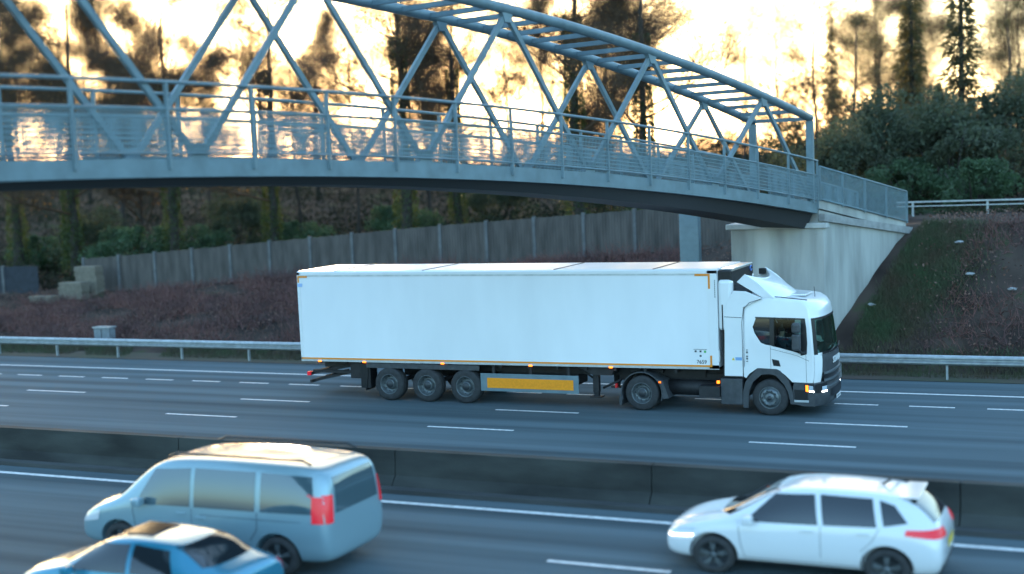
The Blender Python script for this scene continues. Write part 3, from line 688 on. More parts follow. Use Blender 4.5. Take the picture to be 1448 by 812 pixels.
# far tree line closing the wood
n = 110000; X = nr.uniform(-170, 90, n); Y = nr.uniform(85, 105, n)
top = 2.2 + 1.6 * np.sin(X * .23) + 1.1 * np.sin(X * .61 + 1) + nr.random(n) ** 2 * 2 + np.where(X > -25, 3.0, 0)
P = np.stack([X, Y, hgt(X, Y) + nr.random(n) * np.maximum(.8, top)], -1)
stuff('far_woods', *leaves(P, .18), mat('far_wood_leaves', (.028, .034, .022), .9, spec=.1, var=.7, vscale=.1), 'far dusky line of woodland closing the view behind the trees', 'wood')

# scraps of litter caught on the bank
M_scrap = mat('pale_litter', (.30, .30, .30), .8)
for px, py, Y_, lab in ((1357, 363, 13.0, 'pale scrap of litter highest on the bank right of the wing wall'), (1372, 405, 11.6, 'pale scrap of litter halfway up the bare bank at the right'),
                        (1432, 424, 11.0, 'pale scrap of litter on the bank close to the right edge'), (1232, 431, 10.4, 'small pale scrap of litter in the grass beside the wing wall')):
    p = atY(px, Y_, py); rg = random.Random(px); bm = bmesh.new(); bmesh.ops.create_icosphere(bm, subdivisions=2, radius=.10)
    for v in bm.verts: v.co = Vector((v.co.x * 1.5, v.co.y * .9, v.co.z * .5)) * rg.uniform(.7, 1.25)
    o = MB().bm(bm).build('litter', M_scrap); o.location = (p.x, Y_, float(hgt(p.x, Y_)) + .12); tag(o, lab, 'litter', 'litter on the bank')

# ------------------------------------------------------------------ the articulated lorry
TR = empty('articulated_lorry', (-6.6, 1.27, 0), 'white articulated lorry with a long plain refrigerated trailer driving on the far carriageway', 'lorry')
TO = TR.location.copy()
YC, HW = 1.27, 1.25
def warp(x, y, z):
    u = (y - YC) / HW; au = min(1.0, abs(u))
    if x > .75:
        k = (x - .75) / .75; x -= .30 * au ** 3.2 * min(1.3, k) * (1.0 if z < 2.7 else 1.1)
    if z > 1.9: y = YC + (y - YC) * (1 - .065 * min(1.3, (z - 1.9) / 1.2) ** 1.6)
    return (x, y, z)
def dens(pts, step=.07):
    out = []
    for i in range(len(pts)):
        a = pts[i]; b = pts[(i + 1) % len(pts)]; L = math.dist(a, b); k = max(1, int(L / step))
        out += [(a[0] + (b[0] - a[0]) * j / k, a[1] + (b[1] - a[1]) * j / k) for j in range(k)]
    return out
def warpmb(mb): mb.v = [warp(*v) for v in mb.v]; return mb
def grid_poly(loops, step=.09):
    """2-D polygon with holes -> dense triangulation (subdivided so that it can be bent)"""
    ls = [[Vector((a, b, 0)) for a, b in dens(l, step)] for l in loops]
    flat = [v for l in ls for v in l]; tris = tessellate_polygon(ls)
    bm = bmesh.new(); vv = [bm.verts.new(v) for v in flat]
    for t in tris:
        try: bm.faces.new([vv[i] for i in t])
        except Exception: pass
    for _ in range(3):
        E = [e for e in bm.edges if e.calc_length() > .22]
        if not E: break
        bmesh.ops.subdivide_edges(bm, edges=E, cuts=1); bmesh.ops.triangulate(bm, faces=bm.faces[:])
    bm.verts.index_update(); r = ([v.co[:2] for v in bm.verts], [[v.index for v in f.verts] for f in bm.faces]); bm.free(); return r
def side_sheet(mb, loops, y, th=0., flip=False, smooth=False):
    p, f = grid_poly(loops); mb.add([(a, y, b) for a, b in p], f, smooth)
    return mb
OUT = [(-.70, 1.05), (-.64, 1.02), (-.55, 1.14), (-.32, 1.30), (.22, 1.28), (.44, 1.12), (.62, .94), (1.44, .93), (1.50, 1.2), (1.515, 1.50), (1.50, 1.72),
       (1.47, 2.0), (1.43, 2.35), (1.385, 2.62), (1.37, 2.72), (1.33, 2.90), (1.22, 3.04), (1.02, 3.125), (.6, 3.17), (0, 3.22), (-.5, 3.20), (-.66, 3.12), (-.70, 2.95)]
WIN = [(-.34, 2.655), (-.43, 2.42), (-.38, 2.25), (-.22, 2.00), (-.10, 1.945), (.03, 1.925), (.50, 1.81), (.93, 1.70), (1.17, 1.72), (1.15, 2.2), (1.10, 2.63), (.9, 2.64)]
def rounded(pts, inset):
    n = len(pts); o = []
    for i in range(n):
        a = Vector(pts[i - 1]); b = Vector(pts[i]); c = Vector(pts[(i + 1) % n])
        e1 = (b - a); e2 = (c - b)
        if e1.length < 1e-6 or e2.length < 1e-6: o.append(tuple(b)); continue
        e1.normalize(); e2.normalize(); n1 = Vector((-e1.y, e1.x)); n2 = Vector((-e2.y, e2.x)); m = n1 + n2; m = m / max(.5, m.dot(n1))
        o.append((b.x + m.x * inset, b.y + m.y * inset))
    return o
def shell(inset, rows_in, sill=1.72, head=2.62):
    """profile swept across the cab, windscreen left open; returns (MB, outline at the side face)"""
    base = dens(rounded(OUT, inset), .08); area = sum(base[i][0] * base[(i + 1) % len(base)][1] - base[(i + 1) % len(base)][0] * base[i][1] for i in range(len(base)))
    sgn = 1 if area > 0 else -1
    r = .07; rows = []
    y0 = YC - HW + inset; y1 = YC + HW - inset
    for k in range(5):
        t = k / 4 * math.pi / 2; rows.append((y0 + r * (1 - math.sin(t)) , r * (1 - math.cos(math.pi / 2 - t)) if False else r * (1 - math.sin(t))))
    rows = [(y0 + r * (1 - math.cos(t)), r * (1 - math.sin(t))) for t in [k / 4 * math.pi / 2 for k in range(5)]]
    mid = [(y0 + r + (y1 - y0 - 2 * r) * k / 20, 0) for k in range(1, 20)]
    allr = rows + mid + [(y0 + y1 - a, b) for a, b in rows[::-1]]
    mb = MB(); n = len(base); ol = None
    vs = []
    def insetp(d): return rounded(base, d * sgn) if d > 1e-6 else base
    for y, d in allr:
        q = insetp(d if True else 0); 
        # the wheel-arch and bottom edge stays crisp
        q = [(a if b_[1] > 1.35 else b_[0], b if b_[1] > 1.35 else b_[1]) for (a, b), b_ in zip(q, base)]
        vs += [(x, y, z) for x, z in q]
        if ol is None: ol = q
    fs = []
    for i in range(len(allr) - 1):
        for j in range(n):
            a = base[j]; b = base[(j + 1) % n]; mz = (a[1] + b[1]) / 2; mx = (a[0] + b[0]) / 2
            if mx > 1.2 and sill < mz < head and .10 < (allr[i][0] + allr[i + 1][0]) / 2 - (YC - HW) < 2 * HW - .10: continue
            fs.append((i * n + j, i * n + (j + 1) % n, (i + 1) * n + (j + 1) % n, (i + 1) * n + j))
    mb.add(vs, fs, True)
    return mb, ol, y0, y1
cabw = shell(0, 0)
mb, ol, ya, yb = cabw
for y in (ya, yb): side_sheet(mb, [ol, WIN], y)
cab = warpmb(mb).build('cab', M_white, TR, TO)
bm = bmesh.new(); bm.from_mesh(cab.data); bmesh.ops.remove_doubles(bm, verts=bm.verts[:], dist=.0015); bmesh.ops.recalc_face_normals(bm, faces=bm.faces[:]); bm.to_mesh(cab.data); bm.free()
def insetwin(d): return rounded(WIN, d)
mb, ol, yi, yj = shell(.045, 0)
mb.f = [f for f in mb.f]
for y in (yi, yj): side_sheet(mb, [ol, WIN], y)
mb.smooth = [False] * len(mb.f)
warpmb(mb).build('cab_lining', M_int, TR, TO)
def slab(pts, y, th, name, m, parent, bev=.0, warp_=True, side=1):
    mb = MB(); d = dens(pts, .12)
    p, f = grid_poly([pts], .12)
    mb.add([(a, y, b) for a, b in p], f); n = len(d)
    # rim
    vs = [(a, y, b) for a, b in d] + [(a, y + th, b) for a, b in d]; mb.add(vs, [(i, (i + 1) % n, n + (i + 1) % n, n + i) for i in range(n)])
    mb.add([(a, y + th, b) for a, b in p], f)
    if warp_: warpmb(mb)
    return mb.build(name, m, parent, TO)
# side glass, pillars, frames (near and far side)
for yy, sg in ((YC - HW, 1), (YC + HW, -1)):
    g = MB(); side_sheet(g, [[(-.36, 2.67), (-.45, 2.42), (-.22, 1.99), (.06, 1.9), (.06, 2.67)]], yy + sg * .02); warpmb(g).build('rear_quarter_glass', M_carglass, cab, TO)
    g = MB(); side_sheet(g, [[(.12, 2.64), (.12, 1.88), (1.1, 1.69), (1.1, 2.64)]], yy + sg * .02); warpmb(g).build('door_window', M_glassd, cab, TO)
    slab([(.03, 2.66), (.03, 1.93), (.15, 1.89), (.15, 2.66)], yy - sg * .002, sg * .03, 'window_pillar', M_black, cab)
    slab([(.96, 2.65), (.93, 1.66), (1.20, 1.70), (1.235, 2.0), (1.20, 2.4), (1.14, 2.66)] if sg > 0 else [(1.03, 2.65), (1.08, 1.66), (1.20, 1.70), (1.235, 2.0), (1.20, 2.4), (1.14, 2.66)], yy - sg * .004, sg * .03, 'window_pillar', M_black, cab)
    slab([(-.36, 2.69), (-.36, 2.65), (1.12, 2.62), (1.12, 2.66)], yy - sg * .006, sg * .02, 'window_trim', M_black, cab)
# windscreen
def front_sheet(y0, y1, z0, z1, dx, ny=24, nz=10, xf=None):
    zz = [a[1] for a in OUT if a[0] > 1.3]; xx = [a[0] for a in OUT if a[0] > 1.3]; o = np.argsort(zz)
    fx = lambda z: float(np.interp(z, np.array(zz)[o], np.array(xx)[o])) + dx
    mb = MB(); vs = [warp(fx(z0 + (z1 - z0) * j / nz), y0 + (y1 - y0) * i / ny, z0 + (z1 - z0) * j / nz) for i in range(ny + 1) for j in range(nz + 1)]
    fs = [(i * (nz + 1) + j, (i + 1) * (nz + 1) + j, (i + 1) * (nz + 1) + j + 1, i * (nz + 1) + j + 1) for i in range(ny) for j in range(nz)]
    mb.add(vs, fs, True); return mb
front_sheet(.10, 2.44, 1.68, 2.66, -.012).build('windscreen', M_glassg, cab, TO)
for a, b in ((.035, .15), (2.39, 2.505)):
    front_sheet(a, b, 1.68, 2.66, .004, 4).build('windscreen_pillar', M_black, cab, TO)
front_sheet(.05, 2.49, 2.60, 2.66, .006).build('windscreen_header', M_black, cab, TO)
front_sheet(.30, 2.24, 1.665, 1.735, .012).build('windscreen_base_trim', M_black, cab, TO)
for y0 in (.55, 1.35):       # wipers
    pts = [warp(1.51, y0, 1.70), warp(1.53, y0 + .35, 1.755), warp(1.525, y0 + .72, 1.80)]
    MB().tube([(p[0] + .02, p[1], p[2]) for p in pts], .012, 5).build('wiper', M_black, cab, TO)
# grille and nose
front_sheet(.20, 2.34, 1.18, 1.665, .022).build('grille_panel', M_plast, cab, TO)
gr = front_sheet(.28, 2.26, .60, 1.19, .012); gr.v = [v for v in gr.v]; gr.build('grille_back', M_black, cab, TO)
def hbar(y0, y1, z, h, d, nm, m, dx=.02):
    mb = MB(); ny = 20; fx = lambda z_: float(np.interp(z_, [.9, 1.2, 1.5, 1.72], [1.50, 1.50, 1.515, 1.50])) + dx
    ring = []
    for i in range(ny + 1):
        y = y0 + (y1 - y0) * i / ny; ring += [warp(fx(z) , y, z - h / 2), warp(fx(z) + d, y, z - h / 2 + .01), warp(fx(z) + d, y, z + h / 2 - .01), warp(fx(z), y, z + h / 2)]
    mb.add(ring, [(i * 4 + j, i * 4 + 4 + j, i * 4 + 4 + j + 1, i * 4 + j + 1) for i in range(ny) for j in range(3)] + [(0, 1, 2, 3), (ny * 4, ny * 4 + 1, ny * 4 + 2, ny * 4 + 3)])
    return mb.build(nm, m, cab, TO)
M_gbar = mat('dark_grey_grille_bar', (.10, .115, .125), .4, coat=.4)
for z, h in ((1.155, .07), (.965, .075), (.79, .06)): hbar(.34, 2.20, z, h, .045, 'grille_bar', M_gbar)
for z in (1.07, 1.03, .90, .86): hbar(.36, 2.18, z, .016, .02, 'grille_slat', M_plast)
for a, b in ((.03, .26), (2.28, 2.51)):
    front_sheet(a, b, .93, 1.66, .03, 5).build('nose_corner', M_white, cab, TO)
lt = MB()
text_mb(lt, 'SCANIA', .25, FRONT(1.553, .82, 1.36), .008); lt.build('grille_lettering', M_trail, cab, TO)
# bumper
def bumper():
    mb = MB(); zs = [(.30, .03), (.34, .06), (.60, .10), (.74, .08), (.86, .03), (.935, 0)]
    ny = 26; vs = []
    for i in range(ny + 1):
        y = .015 + (2.525 - .015) * i / ny
        for z, d in zs: vs.append(warp(1.46 + d, y, z))
    k = len(zs); fs = [(i * k + j, (i + 1) * k + j, (i + 1) * k + j + 1, i * k + j + 1) for i in range(ny) for j in range(k - 1)]
    mb.add(vs, fs, True)
    for y in (.015, 2.525):
        q = [(.63, .80), (.66, .34), (1.0, .30)] + [(1.46 + d, z) for z, d in zs] + [(1.0, .93), (.66, .92)]
        p, f = grid_poly([q], .12); mb.add([warp(a, y, b) for a, b in p], f)
    # underside
    mb.add([warp(.66, .02, .33), warp(1.49, .02, .30), warp(1.49, 1.27, .30), warp(1.49, 2.5, .30), warp(.66, 2.5, .33)], [(0, 1, 2, 3, 4)])
    return mb.build('bumper', M_plast, TR, TO)
bu = bumper()
MB().box(.66, 1.05, .006, .2, .40, .46, .006).build('step', M_alu, bu, TO)
MB().box(.67, 1.03, .004, .012, .47, .74).build('step_recess', M_black, bu, TO)
front_sheet(.3, 2.24, .93, .935, 0, 8, 1)
lg = MB(); lg.add([warp(1.575, .62 + 1.3 * i / 12, z) for i in range(13) for z in (.50, .70)], [(2 * i, 2 * i + 2, 2 * i + 3, 2 * i + 1) for i in range(12)]); lg.build('lower_grille', M_black, bu, TO)
pl = MB().box(1.585, 1.597, 1.02, 1.54, .365, .475, .004); pl.build('number_plate', mat('plate_white', (.75, .75, .75), .4), bu, TO)
ml = MB()
for k, wq in enumerate((.045, .05, .045, .05, .0, .05, .045, .05)):
    if wq: ml.box(1.597, 1.599, 1.055 + k * .058, 1.055 + k * .058 + wq * .62, .39, .45)
ml.build('plate_characters', M_black, bu, TO)
for sg in (0, 1):
    f_ = lambda y: y if sg == 0 else 2.54 - y
    def patch(n, y0, y1, z0, z1, dx, m, nm):
        mb = MB(); vs = [warp(1.555 + dx, f_(y0 + (y1 - y0) * i / n), z0 + (z1 - z0) * j / 2) for i in range(n + 1) for j in range(3)]
        mb.add(vs, [(i * 3 + j, i * 3 + 3 + j, i * 3 + 4 + j, i * 3 + 1 + j) for i in range(n) for j in range(2)], True); return mb.build(nm, m, bu, TO)
    patch(6, .012, .40, .66, .90, .012, M_black, 'headlamp_housing')
    patch(4, .20, .38, .70, .82, .02, mat('headlamp_lens', (.5, .55, .6), .1, spec=.9), 'headlamp_lens')
    patch(4, .19, .39, .665, .70, .026, M_head, 'daytime_lamp')
    y = f_(.012)
    MB().add([warp(x, y + (-.006 if sg == 0 else .006), z) for x, z in ((1.06, .90), (1.08, .70), (1.28, .66), (1.5, .66), (1.5, .90))], [(0, 1, 2, 3, 4)]).build('lamp_side_housing', M_black, bu, TO)
    MB().add([warp(x, y + (-.010 if sg == 0 else .010), z) for x, z in ((1.12, .87), (1.13, .70), (1.25, .69), (1.24, .87))], [(0, 1, 2, 3)]).build('indicator_lamp', M_amb, bu, TO)
    MB().add([warp(x, y + (-.010 if sg == 0 else .010), z) for x, z in ((1.27, .86), (1.28, .74), (1.46, .74), (1.46, .85))], [(0, 1, 2, 3)]).build('headlamp_lens', mat('lamp_glass', (.45, .5, .55), .1, spec=.9), bu, TO)
    MB().add([warp(x, y + (-.012 if sg == 0 else .012), z) for x, z in ((1.28, .73), (1.29, .69), (1.5, .68), (1.5, .72))], [(0, 1, 2, 3)]).build('daytime_lamp', M_head, bu, TO)
# dark band between cab and bumper, wheel arch
for sg, y in ((-1, .012), (1, 2.528)):
    arch_o = [(-.74, .20), (-.74, .62), (-.66, .92), (-.36, 1.26), (-.27, 1.30), (.20, 1.285), (.30, 1.24), (.52, .98), (.62, .70), (.66, .34)]
    arch_i = [(.56, .34), (.50, .66), (.40, .86), (.18, 1.10), (.0, 1.15), (-.22, 1.12), (-.45, .92), (-.57, .68), (-.60, .20)]
    mb = MB(); mb.prism(arch_o + arch_i, y, y - sg * .10, 0); mb.build('wheel_arch', M_plast, TR, TO)
    MB().prism([(-.60, .5), (-.45, .92), (-.22, 1.12), (.18, 1.12), (.40, .88), (.56, .5), (.56, 1.28), (-.64, 1.28)], y - sg * .02, y - sg * .75).build('arch_lining', M_black, TR, TO)
    # side skirt behind the wheel
    mb = MB().box(-1.36, -.75, min(y, y - sg * .5), max(y, y - sg * .5), .27, .985, .02); mb.build('side_skirt', M_plast, TR, TO)
    # side collar closing the gap to the trailer
    pts = [(-1.24, 1.06), (-1.20, 2.65), (-1.12, 3.1), (-.93, 3.40), (-.60, 3.385), (-.15, 3.20), (-.68, 2.95), (-.71, 1.06)]
    MB().prism([(a, b) for a, b in pts], y + sg * .004, y - sg * .06, .012).build('side_fairing', M_white, TR, TO)
    MB().box(-1.27, -1.235, min(y + sg * .002, y - sg * .07), max(y + sg * .002, y - sg * .07), 1.04, 3.02, .005).build('fairing_edge_seal', M_black, TR, TO)
    ql = MB(); yq = y + sg * .006
    for a, b in (((-.715, 1.06), (-.715, 2.55)), ((-.715, 2.55), (-.66, 2.9)), ((-.66, 2.9), (-.5, 3.08)), ((-.5, 3.08), (-.15, 3.19))): ql.tube([(a[0], yq, a[1]), (b[0], yq, b[1])], 0, rect=(.010, .014))
    ql.tube([(-1.2, yq, 2.69), (-.72, yq, 2.67)], 0, rect=(.010, .014))
    ql.build('panel_gap', M_black, TR, TO)
    dl = MB()
    for P_ in ([(.045, 1.90), (.045, 1.24)], [(1.16, 1.68), (1.165, .95)], [(.05, 1.83), (.6, 1.70), (1.3, 1.52)]):
        for a, b in zip(dens(P_, .15)[:max(1, len(dens(P_, .15)) // 2)], dens(P_, .15)[1:]):
            dl.tube([warp(a[0], y + sg * -.009, a[1]), warp(b[0], y + sg * -.009, b[1])], 0, rect=(.006, .008))
    dl.build('door_gap', M_black, cab, TO)
    MB().prism([(.08, 1.555), (.27, 1.52), (.31, 1.36), (.12, 1.375)], y + sg * .004 + .0, y - sg * .03).build('door_handle', M_black, cab, TO)
    # mirror arm and mirrors
    y2 = y + sg * .16
    mm = MB(); mm.box(.70, .92, min(y2, y2 + sg * .20), max(y2, y2 + sg * .20), 1.84, 2.28, .05); mm.build('mirror', M_plast, cab, TO)
    mm = MB(); mm.box(.70, .92, min(y2, y2 + sg * .20), max(y2, y2 + sg * .20), 2.30, 2.58, .06); mm.build('wide_angle_mirror', M_plast, cab, TO)
    MB().tube([(1.0, y - sg * .02, 1.76), (.90, y + sg * .14, 1.76), (.86, y2 + sg * .05, 1.86)], .035, 8).build('mirror_arm', M_black, cab, TO)
# little badges and marks near the fairing seam
MB().prism([(-1.02, 1.50), (-.94, 1.50), (-.98, 1.58)], -.002 + .008, .004).build('warning_triangle', mat('yellow_sticker', (.75, .55, .03), .4), TR, TO)
bl = MB(); bl.box(-.92, -.74, .003, .006, 1.50, 1.585); bl.build('blue_sticker', mat('blue_sticker_paint', (.20, .38, .62), .4), TR, TO)
bd = MB()
for z, h in ((1.78, .02), (1.70, .05), (1.60, .035), (1.53, .05), (1.47, .02)): bd.box(-.62, -.575, .006, .010, z, z + h)
bd.build('cab_badge', M_plast, cab, TO)
# dashboard, seats, wheel inside
MB().box(.95, 1.33, .25, 2.3, 1.3, 1.70, .06).build('dashboard', M_int, cab, TO)
for yy in (.65, 1.9):
    s_ = MB(); s_.box(-.1, .45, yy - .26, yy + .26, 1.25, 1.45, .06); s_.box(-.2, -.04, yy - .25, yy + .25, 1.4, 2.1, .06); s_.box(-.2, -.07, yy - .14, yy + .14, 2.1, 2.32, .04); s_.build('seat', M_seat, cab, TO)
wr = MB(); c0 = Vector((.72, .65, 1.70)); ax = Vector((-.55, 0, .83)); u1 = Vector((0, 1, 0)); u2 = ax.cross(u1)
wr.tube([c0 + (u1 * math.cos(t) + u2 * math.sin(t)) * .23 for t in [k * math.pi / 10 for k in range(21)]], .016, 6); wr.tube([c0, Vector((.95, .65, 1.45))], .03, 6); wr.tube([c0 - u1 * .22, c0 + u1 * .22], .014, 6)
wr.build('steering_wheel', M_black, cab, TO)
# roof: hatch lip, marker, antenna, air deflector
MB().tube([(-.25, .22, 3.235), (.3, .2, 3.215), (.75, .22, 3.165), (1.0, .32, 3.125)], .012, 5).build('roof_rail', M_black, cab, TO)
MB().box(.15, .85, .85, 1.7, 3.18, 3.225, .02).build('roof_hatch', M_white, cab, TO)
MB().tube([(1.02, 1.2, 3.11), (1.00, 1.2, 3.40)], .008, 5).build('antenna', M_black, cab, TO)
def deflector():
    # saddle-shaped wind deflector: raised tips left and right, a dip between
    V = []; nu, nv = 28, 14
    for i in range(nu + 1):
        u = i / nu; y = .13 + 2.28 * u; c = abs(2 * u - 1)
        zt = 3.655 + .18 * c ** 2.0; xb = .52 - .36 * c ** 2; xt = -.30 - .33 * c ** 2
        if i in (0, nu): pass
        for j in range(nv + 1):
            v = j / nv; x = xb + (xt - xb) * v; z = 3.19 + (zt - 3.19) * (v ** 1.15) + .05 * math.sin(v * math.pi)
            V.append((x, y, z))
    f = [(i * (nv + 1) + j, i * (nv + 1) + j + 1, (i + 1) * (nv + 1) + j + 1, (i + 1) * (nv + 1) + j) for i in range(nu) for j in range(nv)]
    mb = MB().add(V, f, True)
    # inner (rear) skin set 3 cm back, closing edges
    V2 = [(x - .025, y, z - .02) for x, y, z in V]; mb.add(V2, [q[::-1] for q in f], True)
    n = len(V)
    rim = [i * (nv + 1) + nv for i in range(nu + 1)]
    b = 0
    for i in range(nu): mb.f.append((rim[i], rim[i + 1], rim[i + 1] + n, rim[i] + n)); mb.smooth.append(False)
    d = mb.build('roof_deflector', M_white, TR, TO)
    for y, s_ in ((.13, -1), (2.41, 1)):       # side cheeks
        pts = [(.16, 3.19), (-.14, 3.19), (-.86, 3.63), (-.63, 3.845), (-.30, 3.62)]
        MB().prism([(a, b) for a, b in pts], y + s_ * .012, y - s_ * .02, .008).build('deflector_cheek', M_white, d, TO)
    MB().box(-.78, -.60, 2.20, 2.34, 3.66, 3.82, .01).build('deflector_stop', M_black, d, TO)
deflector()
# fridge unit on the headboard
fr = MB(); fr.box(-1.375, -1.00, .10, 2.44, 2.55, 3.96, .04); fu = fr.build('refrigeration_unit', M_black, TR, TO)
MB().box(-1.38, -.98, .02, .30, 2.3, 3.70, .09).build('unit_cheek', M_white, fu, TO)
MB().box(-1.38, -.98, 2.24, 2.52, 2.3, 3.70, .09).build('unit_cheek', M_white, fu, TO)
for k in range(7): MB().box(-1.0, -.985, .5, 2.0, 3.02 + k * .09, 3.06 + k * .09).build('unit_grille_slat', M_plast, fu, TO)
MB().box(-1.37, -1.01, .3, 2.4, 3.955, 3.985, .01).build('unit_top', M_white, fu, TO)
em = MB(); cE = (-.985, 2.14, 3.84); em.tube([(cE[0], cE[1] + math.cos(t) * .095, cE[2] + math.sin(t) * .075) for t in [math.pi * .1 + k * math.pi * 1.8 / 18 for k in range(19)]], .012, 6); em.build('unit_emblem', mat('blue_emblem', (.15, .30, .75), .3), fu, TO)
# ---------------- trailer
XF, XR = -1.385, -14.985; zf0, zf1, zr0, zr1 = 1.29, 4.0, 1.225, 4.015
tb = lambda x, a, b: a + (b - a) * (x - XR) / (XF - XR)
def tpt(x, y, v): z0 = tb(x, zr0, zf0); z1 = tb(x, zr1, zf1); return (x, y, z0 + (z1 - z0) * v)
V = []; 
for x in (XR, XF):
    for y, v in ((.02, 0), (2.53, 0), (2.53, .985), (2.45, 1.0), (.10, 1.0), (.02, .985)): V.append(tpt(x, y, v))
bx_ = MB().add(V, [(j, (j + 1) % 6, 6 + (j + 1) % 6, 6 + j) for j in range(6)] + [(0, 1, 2, 3, 4, 5), (11, 10, 9, 8, 7, 6)]).build('trailer_body', M_trail, TR, TO)
def tstrip(x0, x1, v0, v1, y, nm, m, th=.012, par=None):
    a = [tpt(x0, y, v0), tpt(x1, y, v0), tpt(x1, y, v1), tpt(x0, y, v1)]; s_ = 1 if y < 1 else -1
    mb = MB().add(a + [(p[0], p[1] + s_ * th, p[2]) for p in a], [(0, 1, 2, 3), (0, 4, 5, 1), (1, 5, 6, 2), (2, 6, 7, 3), (3, 7, 4, 0)]); return mb.build(nm, m, par or bx_, TO)
for y in (.008, 2.542):
    tstrip(XR, XF, .955, .985, y, 'top_rail', M_white, .02)
    tstrip(XR, XF, .938, .955, y + (.004 if y < 1 else -.004), 'rail_shadow_gap', M_alu, .02)
    tstrip(XR, XF, -.022, .022, y, 'bottom_rail', M_alu, .02)
    tstrip(XR + .02, XF - .28, .003, .021, y - (.004 if y < 1 else -.004), 'reflective_line', M_orange, .004)
    tstrip(XF - .27, XF + .0, -.015, .984, y - (.0 if y < 1 else 0), 'front_corner_post', M_white, .02)
    tstrip(XR, XR + .10, .0, .984, y - (.0 if y < 1 else 0), 'rear_corner_post', M_white, .02)
    yy = y - .006 if y < 1 else y + .006
    tstrip(XF - .62, XF - .19, .930, .951, yy, 'corner_tape', M_orange, .004); tstrip(XF - .245, XF - .19, .80, .951, yy - .001, 'corner_tape', M_orange, .004)
    tstrip(XF - .62, XF - .19, .003, .022, yy, 'corner_tape', M_orange, .004); tstrip(XF - .245, XF - .19, .003, .12, yy - .001, 'corner_tape', M_orange, .004)
    tstrip(XR + .02, XR + .38, .925, .945, yy, 'corner_tape', M_orange, .004); tstrip(XR + .02, XR + .075, .87, .945, yy - .001, 'corner_tape', M_orange, .004)
for x in (-13.6, -10.5, -6.2, -3.2):      # roof seams
    MB().tube([(x, .06, 4.022 - .002 * (x + 15) * .5), (x + .02, 2.5, 4.022 - .002 * (x + 15) * .5)], 0, rect=(.05, .012)).build('roof_seam', M_plast, bx_, TO)
nm_ = MB(); text_mb(nm_, '7659', .145, SIDE(-2.02, .0145, 1.385), .002); nm_.build('fleet_number', M_black, bx_, TO)
ic = MB()
for k, (a, b) in enumerate(((-2.07, 1.70), (-1.93, 1.70), (-1.80, 1.70), (-1.93, 1.575))): ic.box(a, a + .055, .012, .017, b, b + .05)
ic.box(-2.10, -1.72, .012, .017, 1.775, 1.785); ic.build('placard_marks', M_plast, bx_, TO)
MB().box(-1.80, -1.745, .010, .0165, 1.69, 1.75).build('green_mark', mat('green_mark_paint', (.1, .45, .1), .4), bx_, TO)
tc_ = MB()
for k in range(9): tc_.box(-1.455, -1.435, -.002, .004, 3.22 + k * .055, 3.255 + k * .055)
tc_.build('post_marks', M_plast, bx_, TO)
rd = MB().box(-15.01, -14.98, .1, 2.45, 1.35, 3.85, .01); rd.build('rear_doors', M_white, bx_, TO)
MB().box(-14.97, -14.8, -.0, .012, 3.52, 3.62).build('blue_sticker', mat('pale_blue_sticker', (.35, .5, .75), .4), bx_, TO)
# chassis
ch = MB(); ch.box(-14.6, -2.0, .75, .87, .88, 1.22); ch.box(-14.6, -2.0, 1.67, 1.79, .88, 1.22)
for x in np.arange(-14.4, -2, .9): ch.box(x, x + .08, .1, 2.44, 1.10, 1.215)
ch.build('trailer_chassis', M_frame, TR, TO)
tc2 = MB(); tc2.box(-4.6, .6, .83, .92, .72, .98); tc2.box(-4.6, .6, 1.62, 1.71, .72, .98); tc2.box(-4.2, -3.2, .6, 1.95, .98, 1.10, .03); tc2.box(-2.9, -1.3, .95, 1.6, .55, 1.15, .05); tc2.build('tractor_chassis', M_frame, TR, TO)
MB().prism([(-5.7, 1.2), (-4.5, 1.2), (-4.6, .95), (-5.2, .95)], .2, 2.3).build('coupler_plate', M_frame, TR, TO)
MB().box(-12.65, -8.75, .05, .10, 1.0, 1.155, .008).build('side_rave', M_plast, TR, TO)
# rear axles' running gear
XA = (-11.84, -10.53, -9.22)
for x in XA:
    ax_ = MB(); ax_.tube([(x, .3, .51), (x, 2.24, .51)], .075, 10); ax_.box(x - .45, x + .1, .62, .76, .5, .9, .02); ax_.box(x - .45, x + .1, 1.78, 1.92, .5, .9, .02)
    ax_.build('axle', M_frame, TR, TO)
for x in (-3.66, 0): MB().tube([(x, .3, .5), (x, 2.24, .5)], .08, 10).build('axle', M_frame, TR, TO)
MB().box(-3.9, -3.4, 1.1, 1.45, .35, .75, .08).build('differential', M_frame, TR, TO)
MB().box(-12.9, -12.55, .12, .55, .35, 1.1, .01).build('mud_flap', M_black, TR, TO)
MB().prism([(-12.55, 1.05), (-12.70, .98), (-12.74, .28), (-12.70, .28), (-12.60, .95), (-12.50, 1.02)], .1, .62).build('mud_guard', M_black, TR, TO)
for x in XA[:0]: pass
# side under-run board
ub = MB(); ub.box(-8.72, -5.58, .06, .10, .40, .93, .01); ubo = ub.build('side_board', M_bridge, TR, TO)
MB().box(-8.50, -5.74, .050, .062, .50, .80).build('amber_panel', M_amberpanel, ubo, TO)
for x in (-8.3, -7.1, -5.9): MB().box(x - .04, x + .04, .10, .16, .45, 1.2).build('board_bracket', M_frame, ubo, TO)
# pallet box / spare tanks under the floor
MB().box(-8.5, -5.9, .9, 1.65, .5, .95, .06).build('under_floor_locker', M_frame, TR, TO)
